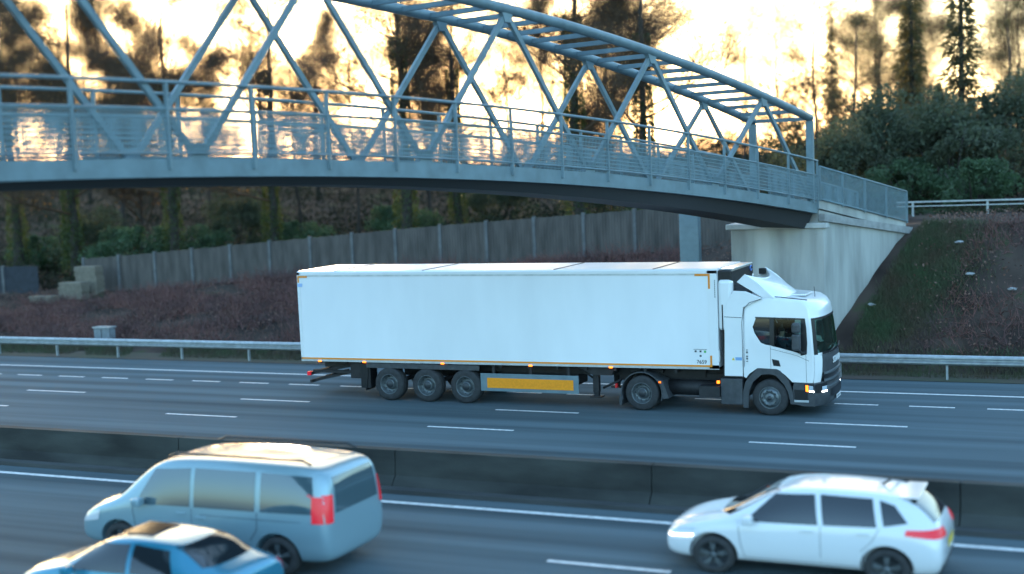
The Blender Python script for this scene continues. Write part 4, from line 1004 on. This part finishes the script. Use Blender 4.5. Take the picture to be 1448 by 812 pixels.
# landing legs
for y in (.32, 2.05):
    l_ = MB(); l_.box(-5.24, -5.06, y, y + .16, .42, 1.2, .01); l_.box(-5.22, -5.08, y + .02, y + .14, .30, .45); l_.box(-5.33, -4.97, y - .05, y + .21, .27, .31, .006)
    l_.tube([(-5.2, y + .08, .8), (-5.75, y + .08, 1.15)], .03, 6); l_.build('landing_leg', M_frame, TR, TO)
MB().tube([(-4.95, .4, .55), (-4.4, .45, .80)], .04, 6).build('leg_stay', M_frame, TR, TO)
# rear bumper bars
rb = MB(); rb.box(-14.80, -14.70, .12, 2.42, .70, .80, .01); rb.box(-14.80, -14.72, .14, 2.4, .45, .55, .01); rb.tube([(-14.75, .3, .75), (-13.3, .8, 1.0)], 0, rect=(.09, .09)); rb.tube([(-14.78, .3, .5), (-13.2, .75, .82)], 0, rect=(.08, .08))
rb.tube([(-14.75, 2.2, .75), (-13.3, 1.75, 1.0)], 0, rect=(.09, .09)); rb.box(-13.35, -12.95, .25, .75, .62, 1.15, .02); rb.box(-14.8, -13.2, .35, .45, .75, .84); rb.build('rear_bumper_frame', M_frame, TR, TO)
MB().box(-14.84, -14.72, .06, .22, .70, .82, .01).build('tail_lamp', M_tail, TR, TO)
# marker lamps
for x, z in ((-14.30, 1.185), (-12.68, 1.19), (-9.95, 1.205), (-7.05, 1.21), (-4.55, 1.225)):
    MB().box(x - .055, x + .055, -.01, .03, z - .03, z + .015, .006).build('marker_lamp', M_amb, TR, TO)
MB().box(-3.15, -3.07, .02, .06, .80, .86, .006).build('marker_lamp', M_amb, TR, TO)
MB().box(-1.47, -1.39, .02, .06, .84, .92, .006).build('marker_lamp', M_amb, TR, TO)
MB().box(-4.46, -4.40, .05, .16, .62, .74, .006).build('rear_lamp', M_red, TR, TO)
# air lines, tank, steps behind the cab
MB().tube([(-1.95, .10, .62), (-1.37, .10, .62)], 0, rect=(.35, .30)).build('step_box', M_frame, TR, TO)
MB().box(-1.72, -1.38, .03, .35, .55, .66, .01).build('chassis_step', M_alu, TR, TO)
MB().tube([(-3.0, .55, .62), (-1.5, .55, .62)], .22, 16).build('air_tank', M_frame, TR, TO)
aq = MB()
for k in range(3): aq.tube([(-1.36, .5 + .12 * k, 2.0), (-1.2, .55 + .12 * k, 1.5), (-1.0, .6 + .12 * k, 1.45), (-.8, .55 + .12 * k, 1.9)], .018, 6)
aq.build('air_lines', M_black, TR, TO)
MB().box(-1.42, -1.36, .05, .16, 1.45, 1.75, .01).build('coupling_box', M_alu, TR, TO)
# drive-axle mudguard
for y0, y1 in ((.02, .62), (1.92, 2.52)):
    mg = MB(); pts = [(math.cos(t) * .62 - 3.66, math.sin(t) * .62 + .49) for t in [math.pi * (1.10 - 1.20 * k / 18) for k in range(19)]]
    for i in range(18):
        a, b = pts[i], pts[i + 1]; ca = Vector((-3.66, .49)); ia = ca + (Vector(a) - ca) * .955; ib = ca + (Vector(b) - ca) * .955
        mg.prism([a, b, tuple(ib), tuple(ia)], y0, y1)
    mg.box(-4.33, -4.26, y0, y1, .14, .42)
    mg.prism([(-3.20, .92), (-3.02, .86), (-2.86, .38), (-3.04, .36), (-3.04, .6)], y0, y1)
    mg.build('mudguard', M_plast, TR, TO)
def wheel(x, yface, R0, w_, kind, sg=1):
    """sg=1: the outer face looks to -Y"""
    c = (x, yface, R0); Y = lambda d: d * sg
    tr_ = [(R0 * .60, Y(.0)), (R0 * .66, Y(-.004)), (R0 * .86, Y(-.008)), (R0 * .955, Y(.02)), (R0 * .995, Y(.05)), (R0 * .995, Y(.09)), (R0 * .975, Y(.094)), (R0 * .975, Y(.106)), (R0 * .995, Y(.11)),
           (R0, Y(w_ - .10)), (R0 * .975, Y(w_ - .096)), (R0 * .975, Y(w_ - .086)), (R0 * .995, Y(w_ - .08)), (R0 * .97, Y(w_ - .02)), (R0 * .6, Y(w_))]
    t = MB().lathe(tr_, c, 48).build('wheel', M_tyre, TR, TO)
    if kind == 'deep':
        rp = [(R0 * .61, Y(-.002)), (R0 * .595, Y(-.008)), (R0 * .57, Y(.01)), (R0 * .54, Y(.13)), (R0 * .40, Y(.17)), (R0 * .30, Y(.16)), (R0 * .29, Y(.07)), (R0 * .24, Y(.05)), (0, Y(.048))]
    else:
        rp = [(R0 * .61, Y(-.002)), (R0 * .595, Y(-.010)), (R0 * .56, Y(.03)), (R0 * .54, Y(.05)), (R0 * .52, Y(-.01)), (R0 * .44, Y(-.05)), (R0 * .36, Y(-.06)), (R0 * .30, Y(-.04)), (R0 * .28, Y(-.02)), (R0 * .22, Y(-.035)), (R0 * .12, Y(-.06)), (0, Y(-.062))]
    rim = MB().lathe(rp, c, 40).build('rim', M_rim, t, TO)
    h = MB(); rr, yy = (R0 * .47, Y(.148)) if kind == 'deep' else (R0 * .40, Y(-.062))
    for k in range(10):
        a = k * math.pi / 5; cc = (c[0] + math.cos(a) * rr, c[1] + yy, c[2] + math.sin(a) * rr)
        h.lathe([(R0 * .045, Y(.004)), (R0 * .045, Y(-.006)), (0, Y(-.006))], cc, 10)
    h.build('rim_hole_discs', M_rimd, t, TO); h = MB()  # raised dark discs stand in for the rim's hand holes, nothing is cut
    if kind == 'deep': h.lathe([(R0 * .235, Y(.049)), (R0 * .20, Y(.02)), (0, Y(.015))], c, 20)
    else: h.lathe([(R0 * .13, Y(-.058)), (R0 * .11, Y(-.085)), (0, Y(-.09))], c, 20)
    h.build('hub', M_rimd, t, TO)
for x in XA: wheel(x, .02, .51, .34, 'deep'); wheel(x, 2.52, .51, .34, 'deep', -1)
wheel(-3.66, .03, .495, .27, 'deep'); wheel(-3.66, .34, .495, .27, 'deep'); wheel(-3.66, 2.51, .495, .27, 'deep', -1); wheel(-3.66, 2.20, .495, .27, 'deep', -1)
wheel(0, .03, .495, .31, 'out'); wheel(0, 2.51, .495, .31, 'out', -1)

# ------------------------------------------------------------------ driver
def driver():
    r = empty('person', (.15, .65, 1.45), 'driver in dark clothes sitting at the wheel of the lorry cab', 'person')
    me = bpy.data.meshes.new('body'); J = {}
    pts = [('pelvis', (0, 0, .10), .15), ('waist', (0, 0, .27), .14), ('chest', (.02, 0, .45), .165), ('neckb', (.03, 0, .60), .075), ('neck', (.05, 0, .66), .055), ('head', (.07, 0, .76), .085), ('crown_', (.06, 0, .84), .075),
           ('sr', (.02, -.18, .53), .065), ('er', (.20, -.24, .33), .048), ('hr', (.45, -.20, .36), .035), ('sl', (.02, .18, .53), .065), ('el', (.20, .24, .33), .048), ('hl', (.45, .18, .40), .035),
           ('kr', (.42, -.12, .08), .085), ('fr', (.62, -.12, -.28), .05), ('kl', (.42, .12, .08), .085), ('fl', (.62, .12, -.28), .05)]
    idx = {n_: i for i, (n_, _, _) in enumerate(pts)}
    E = [('pelvis', 'waist'), ('waist', 'chest'), ('chest', 'neckb'), ('neckb', 'neck'), ('neck', 'head'), ('head', 'crown_'), ('chest', 'sr'), ('sr', 'er'), ('er', 'hr'), ('chest', 'sl'), ('sl', 'el'), ('el', 'hl'), ('pelvis', 'kr'), ('kr', 'fr'), ('pelvis', 'kl'), ('kl', 'fl')]
    me.from_pydata([p[1] for p in pts], [(idx[a], idx[b]) for a, b in E], [])
    o = bpy.data.objects.new('body', me); sc.collection.objects.link(o)
    sk = o.modifiers.new('Skin', 'SKIN'); ss = o.modifiers.new('Sub', 'SUBSURF'); ss.levels = 2; ss.render_levels = 2
    for i, p in enumerate(pts): me.skin_vertices[0].data[i].radius = (p[2], p[2])
    me.skin_vertices[0].data[0].use_root = True
    dg = bpy.context.evaluated_depsgraph_get(); m2 = bpy.data.meshes.new_from_object(o.evaluated_get(dg)); bpy.data.objects.remove(o)
    body = bpy.data.objects.new('body', m2); sc.collection.objects.link(body); body.parent = r
    skin = mat('skin', (.45, .26, .19), .6); dark = mat('dark_jacket', (.03, .035, .05), .9); m2.materials.clear(); m2.materials.append(dark); m2.materials.append(skin)
    for p in m2.polygons:
        p.use_smooth = True; c = p.center; p.material_index = 1 if (c.z > .62 or (c.x > .40 and c.z > .28 and abs(c.y) > .12)) else 0
    nose = MB().tube([(.145, 0, .775), (.175, 0, .745), (.15, 0, .73)], [.012, .016, .012], 6)
    nose.v += []; hb = MB(); hb.lathe([(.001, -.09), (.06, -.085), (.088, -.04), (.092, 0), (.088, .04), (.06, .085), (.001, .09)], (.05, 0, .80), 16)
    hb.v = [(x, y, z if z > .79 - (x - .05) * .1 or x < .02 else .79 + (z - .79) * .1) for x, y, z in hb.v]
    hb.build('hair', mat('hair', (.03, .02, .015), .8), r)
driver()

# ------------------------------------------------------------------ cars on the near carriageway (local +X is forward)
class Car:
    def __init__(s, name, label, cat, loc, rz, rows, arches, wr, paint, dark=None):
        s.r = empty(name, loc, label, cat, None, rz); s.paint = paint; s.wr = wr; s.arches = arches
        bm = bmesh.new(); rings = []
        for (x, zb, zs, zt, wb, ws, wt) in rows:
            zm = zb + (zs - zb) * .5
            h = [(0, zb), (wb * .8, zb), (wb, zb + .07), (max(wb, ws) * 1.0 + .015, zm), (ws, zs), (ws * .55 + wt * .45 - .0, zs + (zt - zs) * .5 + .005), (wt, zt - .07 if zt - zs > .2 else zs + (zt - zs) * .6), (wt * .86, zt - .012), (wt * .45, zt), (0, zt + .004)]
            ring = [bm.verts.new((x, y, z)) for y, z in h] + [bm.verts.new((x, -y, z)) for y, z in h[-2:0:-1]]
            rings.append(ring)
        n = len(rings[0])
        for a, b in zip(rings, rings[1:]):
            for j in range(n): bm.faces.new((a[j], a[(j + 1) % n], b[(j + 1) % n], b[j]))
        bm.faces.new(rings[0][::-1]); bm.faces.new(rings[-1])
        bmesh.ops.recalc_face_normals(bm, faces=bm.faces[:])
        me = bpy.data.meshes.new('body'); bm.to_mesh(me); bm.free(); o = bpy.data.objects.new('body', me); sc.collection.objects.link(o)
        o.modifiers.new('S', 'SUBSURF').levels = 3; o.modifiers['S'].render_levels = 3
        dg = bpy.context.evaluated_depsgraph_get(); m1 = bpy.data.meshes.new_from_object(o.evaluated_get(dg))
        b2 = bmesh.new(); b2.from_mesh(m1); s.bvh = BVHTree.FromBMesh(b2); b2.free()
        o.modifiers.clear(); o.data = m1
        cut = MB()
        W = max(q[5] for q in rows) + .2
        for ax_ in arches:
            for sg in (-1, 1):
                pr_ = [(0.001, W * sg), (s.wr * 1.17, W * sg), (s.wr * 1.17, (W - .48) * sg), (0.001, (W - .48) * sg)]
                cut.lathe(pr_ if sg < 0 else pr_[::-1], (ax_, 0, s.wr + .02), 36, False)
        bmc = bmesh.new(); mc = bpy.data.meshes.new('c'); mc.from_pydata(cut.v, [], cut.f); bmc.from_mesh(mc); bmesh.ops.remove_doubles(bmc, verts=bmc.verts[:], dist=.0005); bmesh.ops.dissolve_degenerate(bmc, dist=.0005, edges=bmc.edges[:]); bmesh.ops.recalc_face_normals(bmc, faces=bmc.faces[:]); bmc.to_mesh(mc); bmc.free()
        co = bpy.data.objects.new('c', mc); sc.collection.objects.link(co)
        md = o.modifiers.new('B', 'BOOLEAN'); md.object = co; md.operation = 'DIFFERENCE'; md.solver = 'EXACT'
        dg = bpy.context.evaluated_depsgraph_get(); m2 = bpy.data.meshes.new_from_object(o.evaluated_get(dg)); bpy.data.objects.remove(co)
        bpy.data.objects.remove(o); o = bpy.data.objects.new('body', m2); sc.collection.objects.link(o)
        m2.polygons.foreach_set('use_smooth', [True] * len(m2.polygons))
        try: m2.set_sharp_from_angle(angle=R(40))
        except Exception: pass
        m2.materials.clear(); m2.materials.append(paint); m2.polygons.foreach_set('material_index', [0] * len(m2.polygons)); o.parent = s.r; s.body = o
        for ax_ in arches:
            for sg in (-1, 1): s.wheel(ax_, sg, W - .2)
    def wheel(s, x, sg, W):
        R0 = s.wr; c = (x, sg * (W - .03), R0); Y = lambda d: -d * sg
        t = MB().lathe([(R0 * .68, Y(0)), (R0 * .74, Y(-.006)), (R0 * .94, Y(.0)), (R0, Y(.03)), (R0, Y(.18)), (R0 * .93, Y(.21)), (R0 * .6, Y(.2))], c, 40).build('wheel', M_tyre, s.r)
        MB().lathe([(R0 * .69, Y(-.003)), (R0 * .66, Y(.0)), (R0 * .64, Y(.06)), (R0 * .3, Y(.08)), (0, Y(.08))], c, 36).build('rim', M_rimd, t)
        sp = MB(); 
        for k in range(5):
            a = k * 2 * math.pi / 5 + .3
            for d in (-.13, .13):
                sp.tube([(c[0] + math.cos(a) * R0 * .1, c[1] + Y(.015), c[2] + math.sin(a) * R0 * .1), (c[0] + math.cos(a + d) * R0 * .65, c[1] + Y(.005), c[2] + math.sin(a + d) * R0 * .65)], 0, rect=(.035, .03))
        sp.lathe([(R0 * .15, Y(.02)), (R0 * .14, Y(-.005)), (0, Y(-.008))], c, 16); sp.build('spokes', M_rim, t)
    def hit(s, p, d):
        h = s.bvh.ray_cast(Vector(p), Vector(d)); return (h[0], h[1]) if h[0] is not None else (None, None)
    def side(s, pts, name, m, off=.006, sides=(-1, 1), nu=10, nv=5, par=None):
        """pts: 4 corners (x,z) bottom-rear, bottom-front, top-front, top-rear laid on the flank"""
        for sg in sides:
            V = []; 
            for i in range(nu + 1):
                for j in range(nv + 1):
                    u, v = i / nu, j / nv
                    x = (pts[0][0] * (1 - u) + pts[1][0] * u) * (1 - v) + (pts[3][0] * (1 - u) + pts[2][0] * u) * v
                    z = (pts[0][1] * (1 - u) + pts[1][1] * u) * (1 - v) + (pts[3][1] * (1 - u) + pts[2][1] * u) * v
                    h, n = s.hit((x, sg * 3, z), (0, -sg, 0))
                    V.append(tuple(h + n * off) if h else (x, sg * .6, z))
            k = nv + 1
            MB().add(V, [(i * k + j, (i + 1) * k + j, (i + 1) * k + j + 1, i * k + j + 1) for i in range(nu) for j in range(nv)], True).build(name, m, par or s.body)
    def face(s, d, quad, name, m, off=.006, nu=10, nv=6, par=None):
        """quad: 4 corners (y,z) laid on the front (d=1) or the rear (d=-1)"""
        V = []
        for i in range(nu + 1):
            for j in range(nv + 1):
                u, v = i / nu, j / nv
                y = (quad[0][0] * (1 - u) + quad[1][0] * u) * (1 - v) + (quad[3][0] * (1 - u) + quad[2][0] * u) * v
                z = (quad[0][1] * (1 - u) + quad[1][1] * u) * (1 - v) + (quad[3][1] * (1 - u) + quad[2][1] * u) * v
                h, n = s.hit((d * 6, y, z), (-d, 0, 0)); V.append(tuple(h + n * off) if h else (d * 2, y, z))
        k = nv + 1
        MB().add(V, [(i * k + j, (i + 1) * k + j, (i + 1) * k + j + 1, i * k + j + 1) for i in range(nu) for j in range(nv)], True).build(name, m, par or s.body)
    def seam(s, pts, w_=.007, name='door_gap'):
        for sg in (-1, 1):
            q = []
            for a, b in zip(pts, pts[1:]):
                for t in (0, .25, .5, .75):
                    x = a[0] + (b[0] - a[0]) * t; z = a[1] + (b[1] - a[1]) * t; h, n = s.hit((x, sg * 3, z), (0, -sg, 0))
                    if h: q.append(h + n * .001)
            h, n = s.hit((pts[-1][0], sg * 3, pts[-1][1]), (0, -sg, 0))
            if h: q.append(h + n * .001)
            if len(q) > 1: MB().tube(q, 0, rect=(w_, w_), cap=False).build(name, M_black, s.body)
    def mirror(s, x, z, y):
        for sg in (-1, 1):
            MB().box(x - .09, x + .07, min(sg * (y + .04), sg * (y + .22)), max(sg * (y + .04), sg * (y + .22)), z - .06, z + .09, .035).build('door_mirror', s.paint, s.r)
            MB().tube([(x, sg * (y - .06), z - .05), (x, sg * (y + .06), z - .01)], .025, 6).build('mirror_arm', M_black, s.r)
    def handle(s, x, z):
        for sg in (-1, 1):
            h, n = s.hit((x, sg * 3, z), (0, -sg, 0))
            if h: MB().box(x - .09, x + .09, min(h.y, h.y + sg * .03), max(h.y, h.y + sg * .03), z - .016, z + .016, .008).build('door_handle', s.paint, s.body)

# white hatchback: length 4.35, height 1.56
P_wh = mat('white_car_paint', (.68, .69, .70), .22, coat=.8)
rows = [(-2.12, .42, .62, .86, .60, .70, .62), (-2.06, .26, .72, 1.02, .78, .84, .66), (-1.95, .22, .86, 1.16, .84, .88, .66), (-1.72, .20, .95, 1.40, .86, .895, .62), (-1.45, .20, .97, 1.515, .87, .90, .63),
        (-1.0, .20, .96, 1.555, .87, .905, .64), (-.4, .20, .95, 1.57, .87, .905, .645), (.15, .20, .94, 1.55, .87, .905, .63), (.45, .20, .93, 1.47, .87, .90, .60), (.85, .20, .92, 1.24, .87, .90, .64), (1.12, .20, .90, 1.06, .87, .895, .70),
        (1.45, .20, .84, .985, .86, .88, .68), (1.80, .20, .74, .90, .83, .85, .64), (2.05, .22, .62, .78, .74, .76, .55), (2.15, .32, .54, .66, .60, .62, .46)]
ca = Car('parked_car' if False else 'hatchback_car', 'white hatchback with a lit red tail lamp driving on the near carriageway', 'car', (3.85, -12.85, .0), math.pi, rows, (-1.32, 1.30), .335, P_wh)
ca.side([(-.32, 1.00), (.80, .975), (.36, 1.43), (-.25, 1.47)], 'front_door_window', M_carglass)
ca.side([(-1.18, 1.03), (-.40, 1.005), (-.33, 1.475), (-1.10, 1.455)], 'rear_door_window', M_carglass)
ca.side([(-1.62, 1.12), (-1.28, 1.05), (-1.20, 1.44), (-1.42, 1.37)], 'quarter_window', M_carglass, nu=5)
ca.face(1, [(-.72, 1.035), (.72, 1.035), (.55, 1.475), (-.55, 1.475)], 'windscreen', M_carglass)
ca.face(-1, [(-.60, 1.10), (.60, 1.10), (.52, 1.42), (-.52, 1.42)], 'rear_window', M_carglass)
ca.face(-1, [(-.30, .62), (.30, .62), (.30, .76), (-.30, .76)], 'number_plate', mat('yellow_plate', (.75, .55, .05), .4), off=.01)
ca.face(-1, [(-.70, .26), (.70, .26), (.74, .44), (-.74, .44)], 'rear_bumper_insert', M_plast, off=.008)
ca.face(1, [(-.5, .34), (.5, .34), (.56, .50), (-.56, .50)], 'lower_grille', M_black, off=.008); ca.face(1, [(-.38, .58), (.38, .58), (.42, .68), (-.42, .68)], 'grille', M_black, off=.008)
ca.side([(-2.04, .88), (-1.58, .93), (-1.60, 1.02), (-2.0, 1.02)], 'tail_lamp', M_tail, off=.012)
for a, b in ((-.78, -.42), (.42, .78)): ca.face(-1, [(a, .88), (b, .88), (b, 1.02), (a, 1.02)], 'tail_lamp', M_tail, off=.012)
ca.side([(1.62, .68), (2.00, .62), (1.90, .74), (1.60, .80)], 'headlamp', mat('car_headlamp_glass', (.6, .62, .65), .08, spec=.9), off=.010)
ca.side([(1.62, .655), (2.03, .60), (2.02, .625), (1.62, .68)], 'daytime_lamp', M_head, off=.013)
ca.side([(-.95, .22), (.95, .22), (.95, .30), (-.95, .30)], 'sill_cladding', M_plast, off=.010)
ca.seam([(.90, .96), (.86, .60), (.80, .34)]); ca.seam([(-.36, 1.0), (-.36, .34)]); ca.seam([(-1.22, 1.02), (-1.10, .78), (-.95, .62)]); ca.seam([(-.95, .34), (.80, .34)])
ca.mirror(.72, 1.03, .90); ca.handle(-.16, .90); ca.handle(-.98, .92)
MB().tube([(-1.15, 0, 1.555), (-1.28, 0, 1.66)], .02, 6).build('roof_aerial', M_black, ca.r)
MB().box(-1.74, -1.45, -.54, .54, 1.462, 1.49, .012).build('roof_spoiler', P_wh, ca.r)

# pale blue people-carrier van: length 4.9, height 1.93
P_van = mat('pale_blue_van_paint', (.24, .36, .41), .28, .25, coat=.8)
rows = [(-2.42, .45, .80, 1.15, .66, .74, .66), (-2.38, .30, .95, 1.70, .84, .90, .72), (-2.25, .24, 1.02, 1.86, .90, .94, .76), (-1.8, .22, 1.04, 1.915, .92, .95, .775), (-1.0, .22, 1.04, 1.935, .92, .955, .78), (0, .22, 1.04, 1.935, .92, .955, .78),
        (.6, .22, 1.04, 1.90, .92, .955, .77), (.9, .22, 1.04, 1.80, .92, .95, .75), (1.25, .22, 1.03, 1.52, .92, .95, .76), (1.58, .22, 1.01, 1.22, .92, .94, .76), (1.85, .22, .95, 1.10, .91, .93, .72), (2.15, .22, .84, .99, .88, .89, .68), (2.38, .25, .66, .84, .80, .82, .60), (2.46, .36, .58, .70, .66, .68, .5)]
vn = Car('passenger_van', 'pale blue passenger van with long side windows and black roof rails on the near carriageway', 'van', (-6.55, -15.15, 0), math.pi, rows, (-1.5, 1.52), .345, P_van)
M_vang = mat('van_window_glass', (.06, .10, .12), .06, spec=1.0, coat=.6)
vn.side([(.10, 1.10), (1.18, 1.08), (.84, 1.70), (.12, 1.76)], 'front_door_window', M_vang)
vn.side([(-1.12, 1.11), (.02, 1.10), (.04, 1.77), (-1.10, 1.77)], 'sliding_door_window', M_vang)
vn.side([(-2.18, 1.13), (-1.22, 1.11), (-1.20, 1.77), (-2.10, 1.74)], 'rear_side_window', M_vang)
vn.face(1, [(-.78, 1.16), (.78, 1.16), (.64, 1.80), (-.64, 1.80)], 'windscreen', M_vang)
vn.face(-1, [(-.66, 1.12), (.66, 1.12), (.60, 1.72), (-.60, 1.72)], 'rear_window', M_vang)
vn.side([(-2.33, .98), (-2.14, .98), (-2.12, 1.42), (-2.29, 1.42)], 'tail_lamp', M_tail, off=.012, nu=3)
for a, b in ((-.88, -.74), (.74, .88)): vn.face(-1, [(a, .98), (b, .98), (b - .02 * (1 if a > 0 else -1), 1.45), (a - .04 * (1 if a > 0 else -1), 1.45)], 'tail_lamp', M_tail, off=.014, nu=3)
vn.side([(1.95, .72), (2.34, .64), (2.26, .82), (1.92, .90)], 'headlamp', mat('van_headlamp_glass', (.6, .62, .65), .08, spec=.9), off=.010)
vn.face(1, [(-.5, .36), (.5, .36), (.56, .60), (-.56, .60)], 'grille', M_black, off=.008)
vn.side([(-1.1, .28), (1.1, .28), (1.1, .40), (-1.1, .40)], 'side_cladding', M_plast, off=.012)
vn.seam([(1.24, 1.06), (1.16, .60), (1.05, .34)]); vn.seam([(.06, 1.08), (.06, .34)]); vn.seam([(-1.16, 1.10), (-1.16, .80), (-1.02, .6)]); vn.seam([(-2.2, .98), (-.1, .98)])
vn.mirror(1.02, 1.14, .95); vn.handle(.26, .98); vn.handle(-.12, .93)
for y in (-.70, .70):
    MB().tube([(-2.05, y, 1.93), (-1.9, y, 1.995), (.45, y, 1.995), (.6, y, 1.92)], .022, 8).build('roof_rail', M_black, vn.r)

# blue saloon nearest to the camera; only the upper part is in the picture
P_bl = mat('teal_blue_car_paint', (.03, .22, .33), .22, .3, coat=.8)
rows = [(-2.18, .42, .66, .88, .60, .68, .60), (-2.12, .26, .76, 1.0, .80, .84, .66), (-1.9, .2, .86, 1.06, .85, .88, .68), (-1.6, .2, .92, 1.14, .86, .89, .66), (-1.3, .2, .93, 1.32, .87, .89, .61), (-.95, .2, .92, 1.42, .87, .895, .60), (-.3, .2, .91, 1.455, .87, .90, .61), (.15, .2, .90, 1.44, .87, .90, .60), (.5, .2, .89, 1.33, .87, .895, .59),
        (.9, .2, .88, 1.12, .87, .89, .64), (1.2, .2, .86, .98, .87, .885, .68), (1.6, .2, .79, .91, .86, .87, .66), (1.95, .22, .68, .82, .80, .81, .6), (2.15, .3, .56, .68, .64, .66, .48)]
bl_ = Car('saloon_car', 'teal blue saloon in the lowest lane, in front of the pale blue van', 'car', (-5.7, -18.5, 0), math.pi, rows, (-1.35, 1.35), .325, P_bl)
bl_.side([(-.30, .96), (.88, .94), (.46, 1.33), (-.24, 1.37)], 'front_door_window', M_carglass)
bl_.side([(-1.22, .98), (-.38, .965), (-.32, 1.37), (-1.0, 1.32)], 'rear_door_window', M_carglass)
bl_.face(1, [(-.70, .99), (.70, .99), (.52, 1.38), (-.52, 1.38)], 'windscreen', M_carglass)
bl_.face(-1, [(-.62, 1.10), (.62, 1.10), (.52, 1.36), (-.52, 1.36)], 'rear_window', M_carglass)
bl_.side([(-2.08, .74), (-1.80, .78), (-1.82, .90), (-2.06, .90)], 'tail_lamp', M_tail, off=.012, nu=4)
bl_.side([(1.70, .64), (2.02, .58), (1.92, .72), (1.68, .76)], 'headlamp', mat('blue_car_headlamp_glass', (.6, .62, .65), .08, spec=.9), off=.010, nu=4)
bl_.seam([(.92, .92), (.86, .4)]); bl_.seam([(-.33, .96), (-.33, .4)]); bl_.seam([(-1.2, .97), (-1.0, .6)])
bl_.mirror(.76, .97, .89); bl_.handle(-.12, .86); bl_.handle(-1.0, .88)
MB().box(-.45, .15, -.34, .34, 1.452, 1.463, .004).build('sunroof', M_carglass, bl_.r)
vn.r.scale = (1.17, 1.07, 1.03); ca.r.scale = (1.10, 1.03, .97)
print('objects', len(bpy.data.objects))
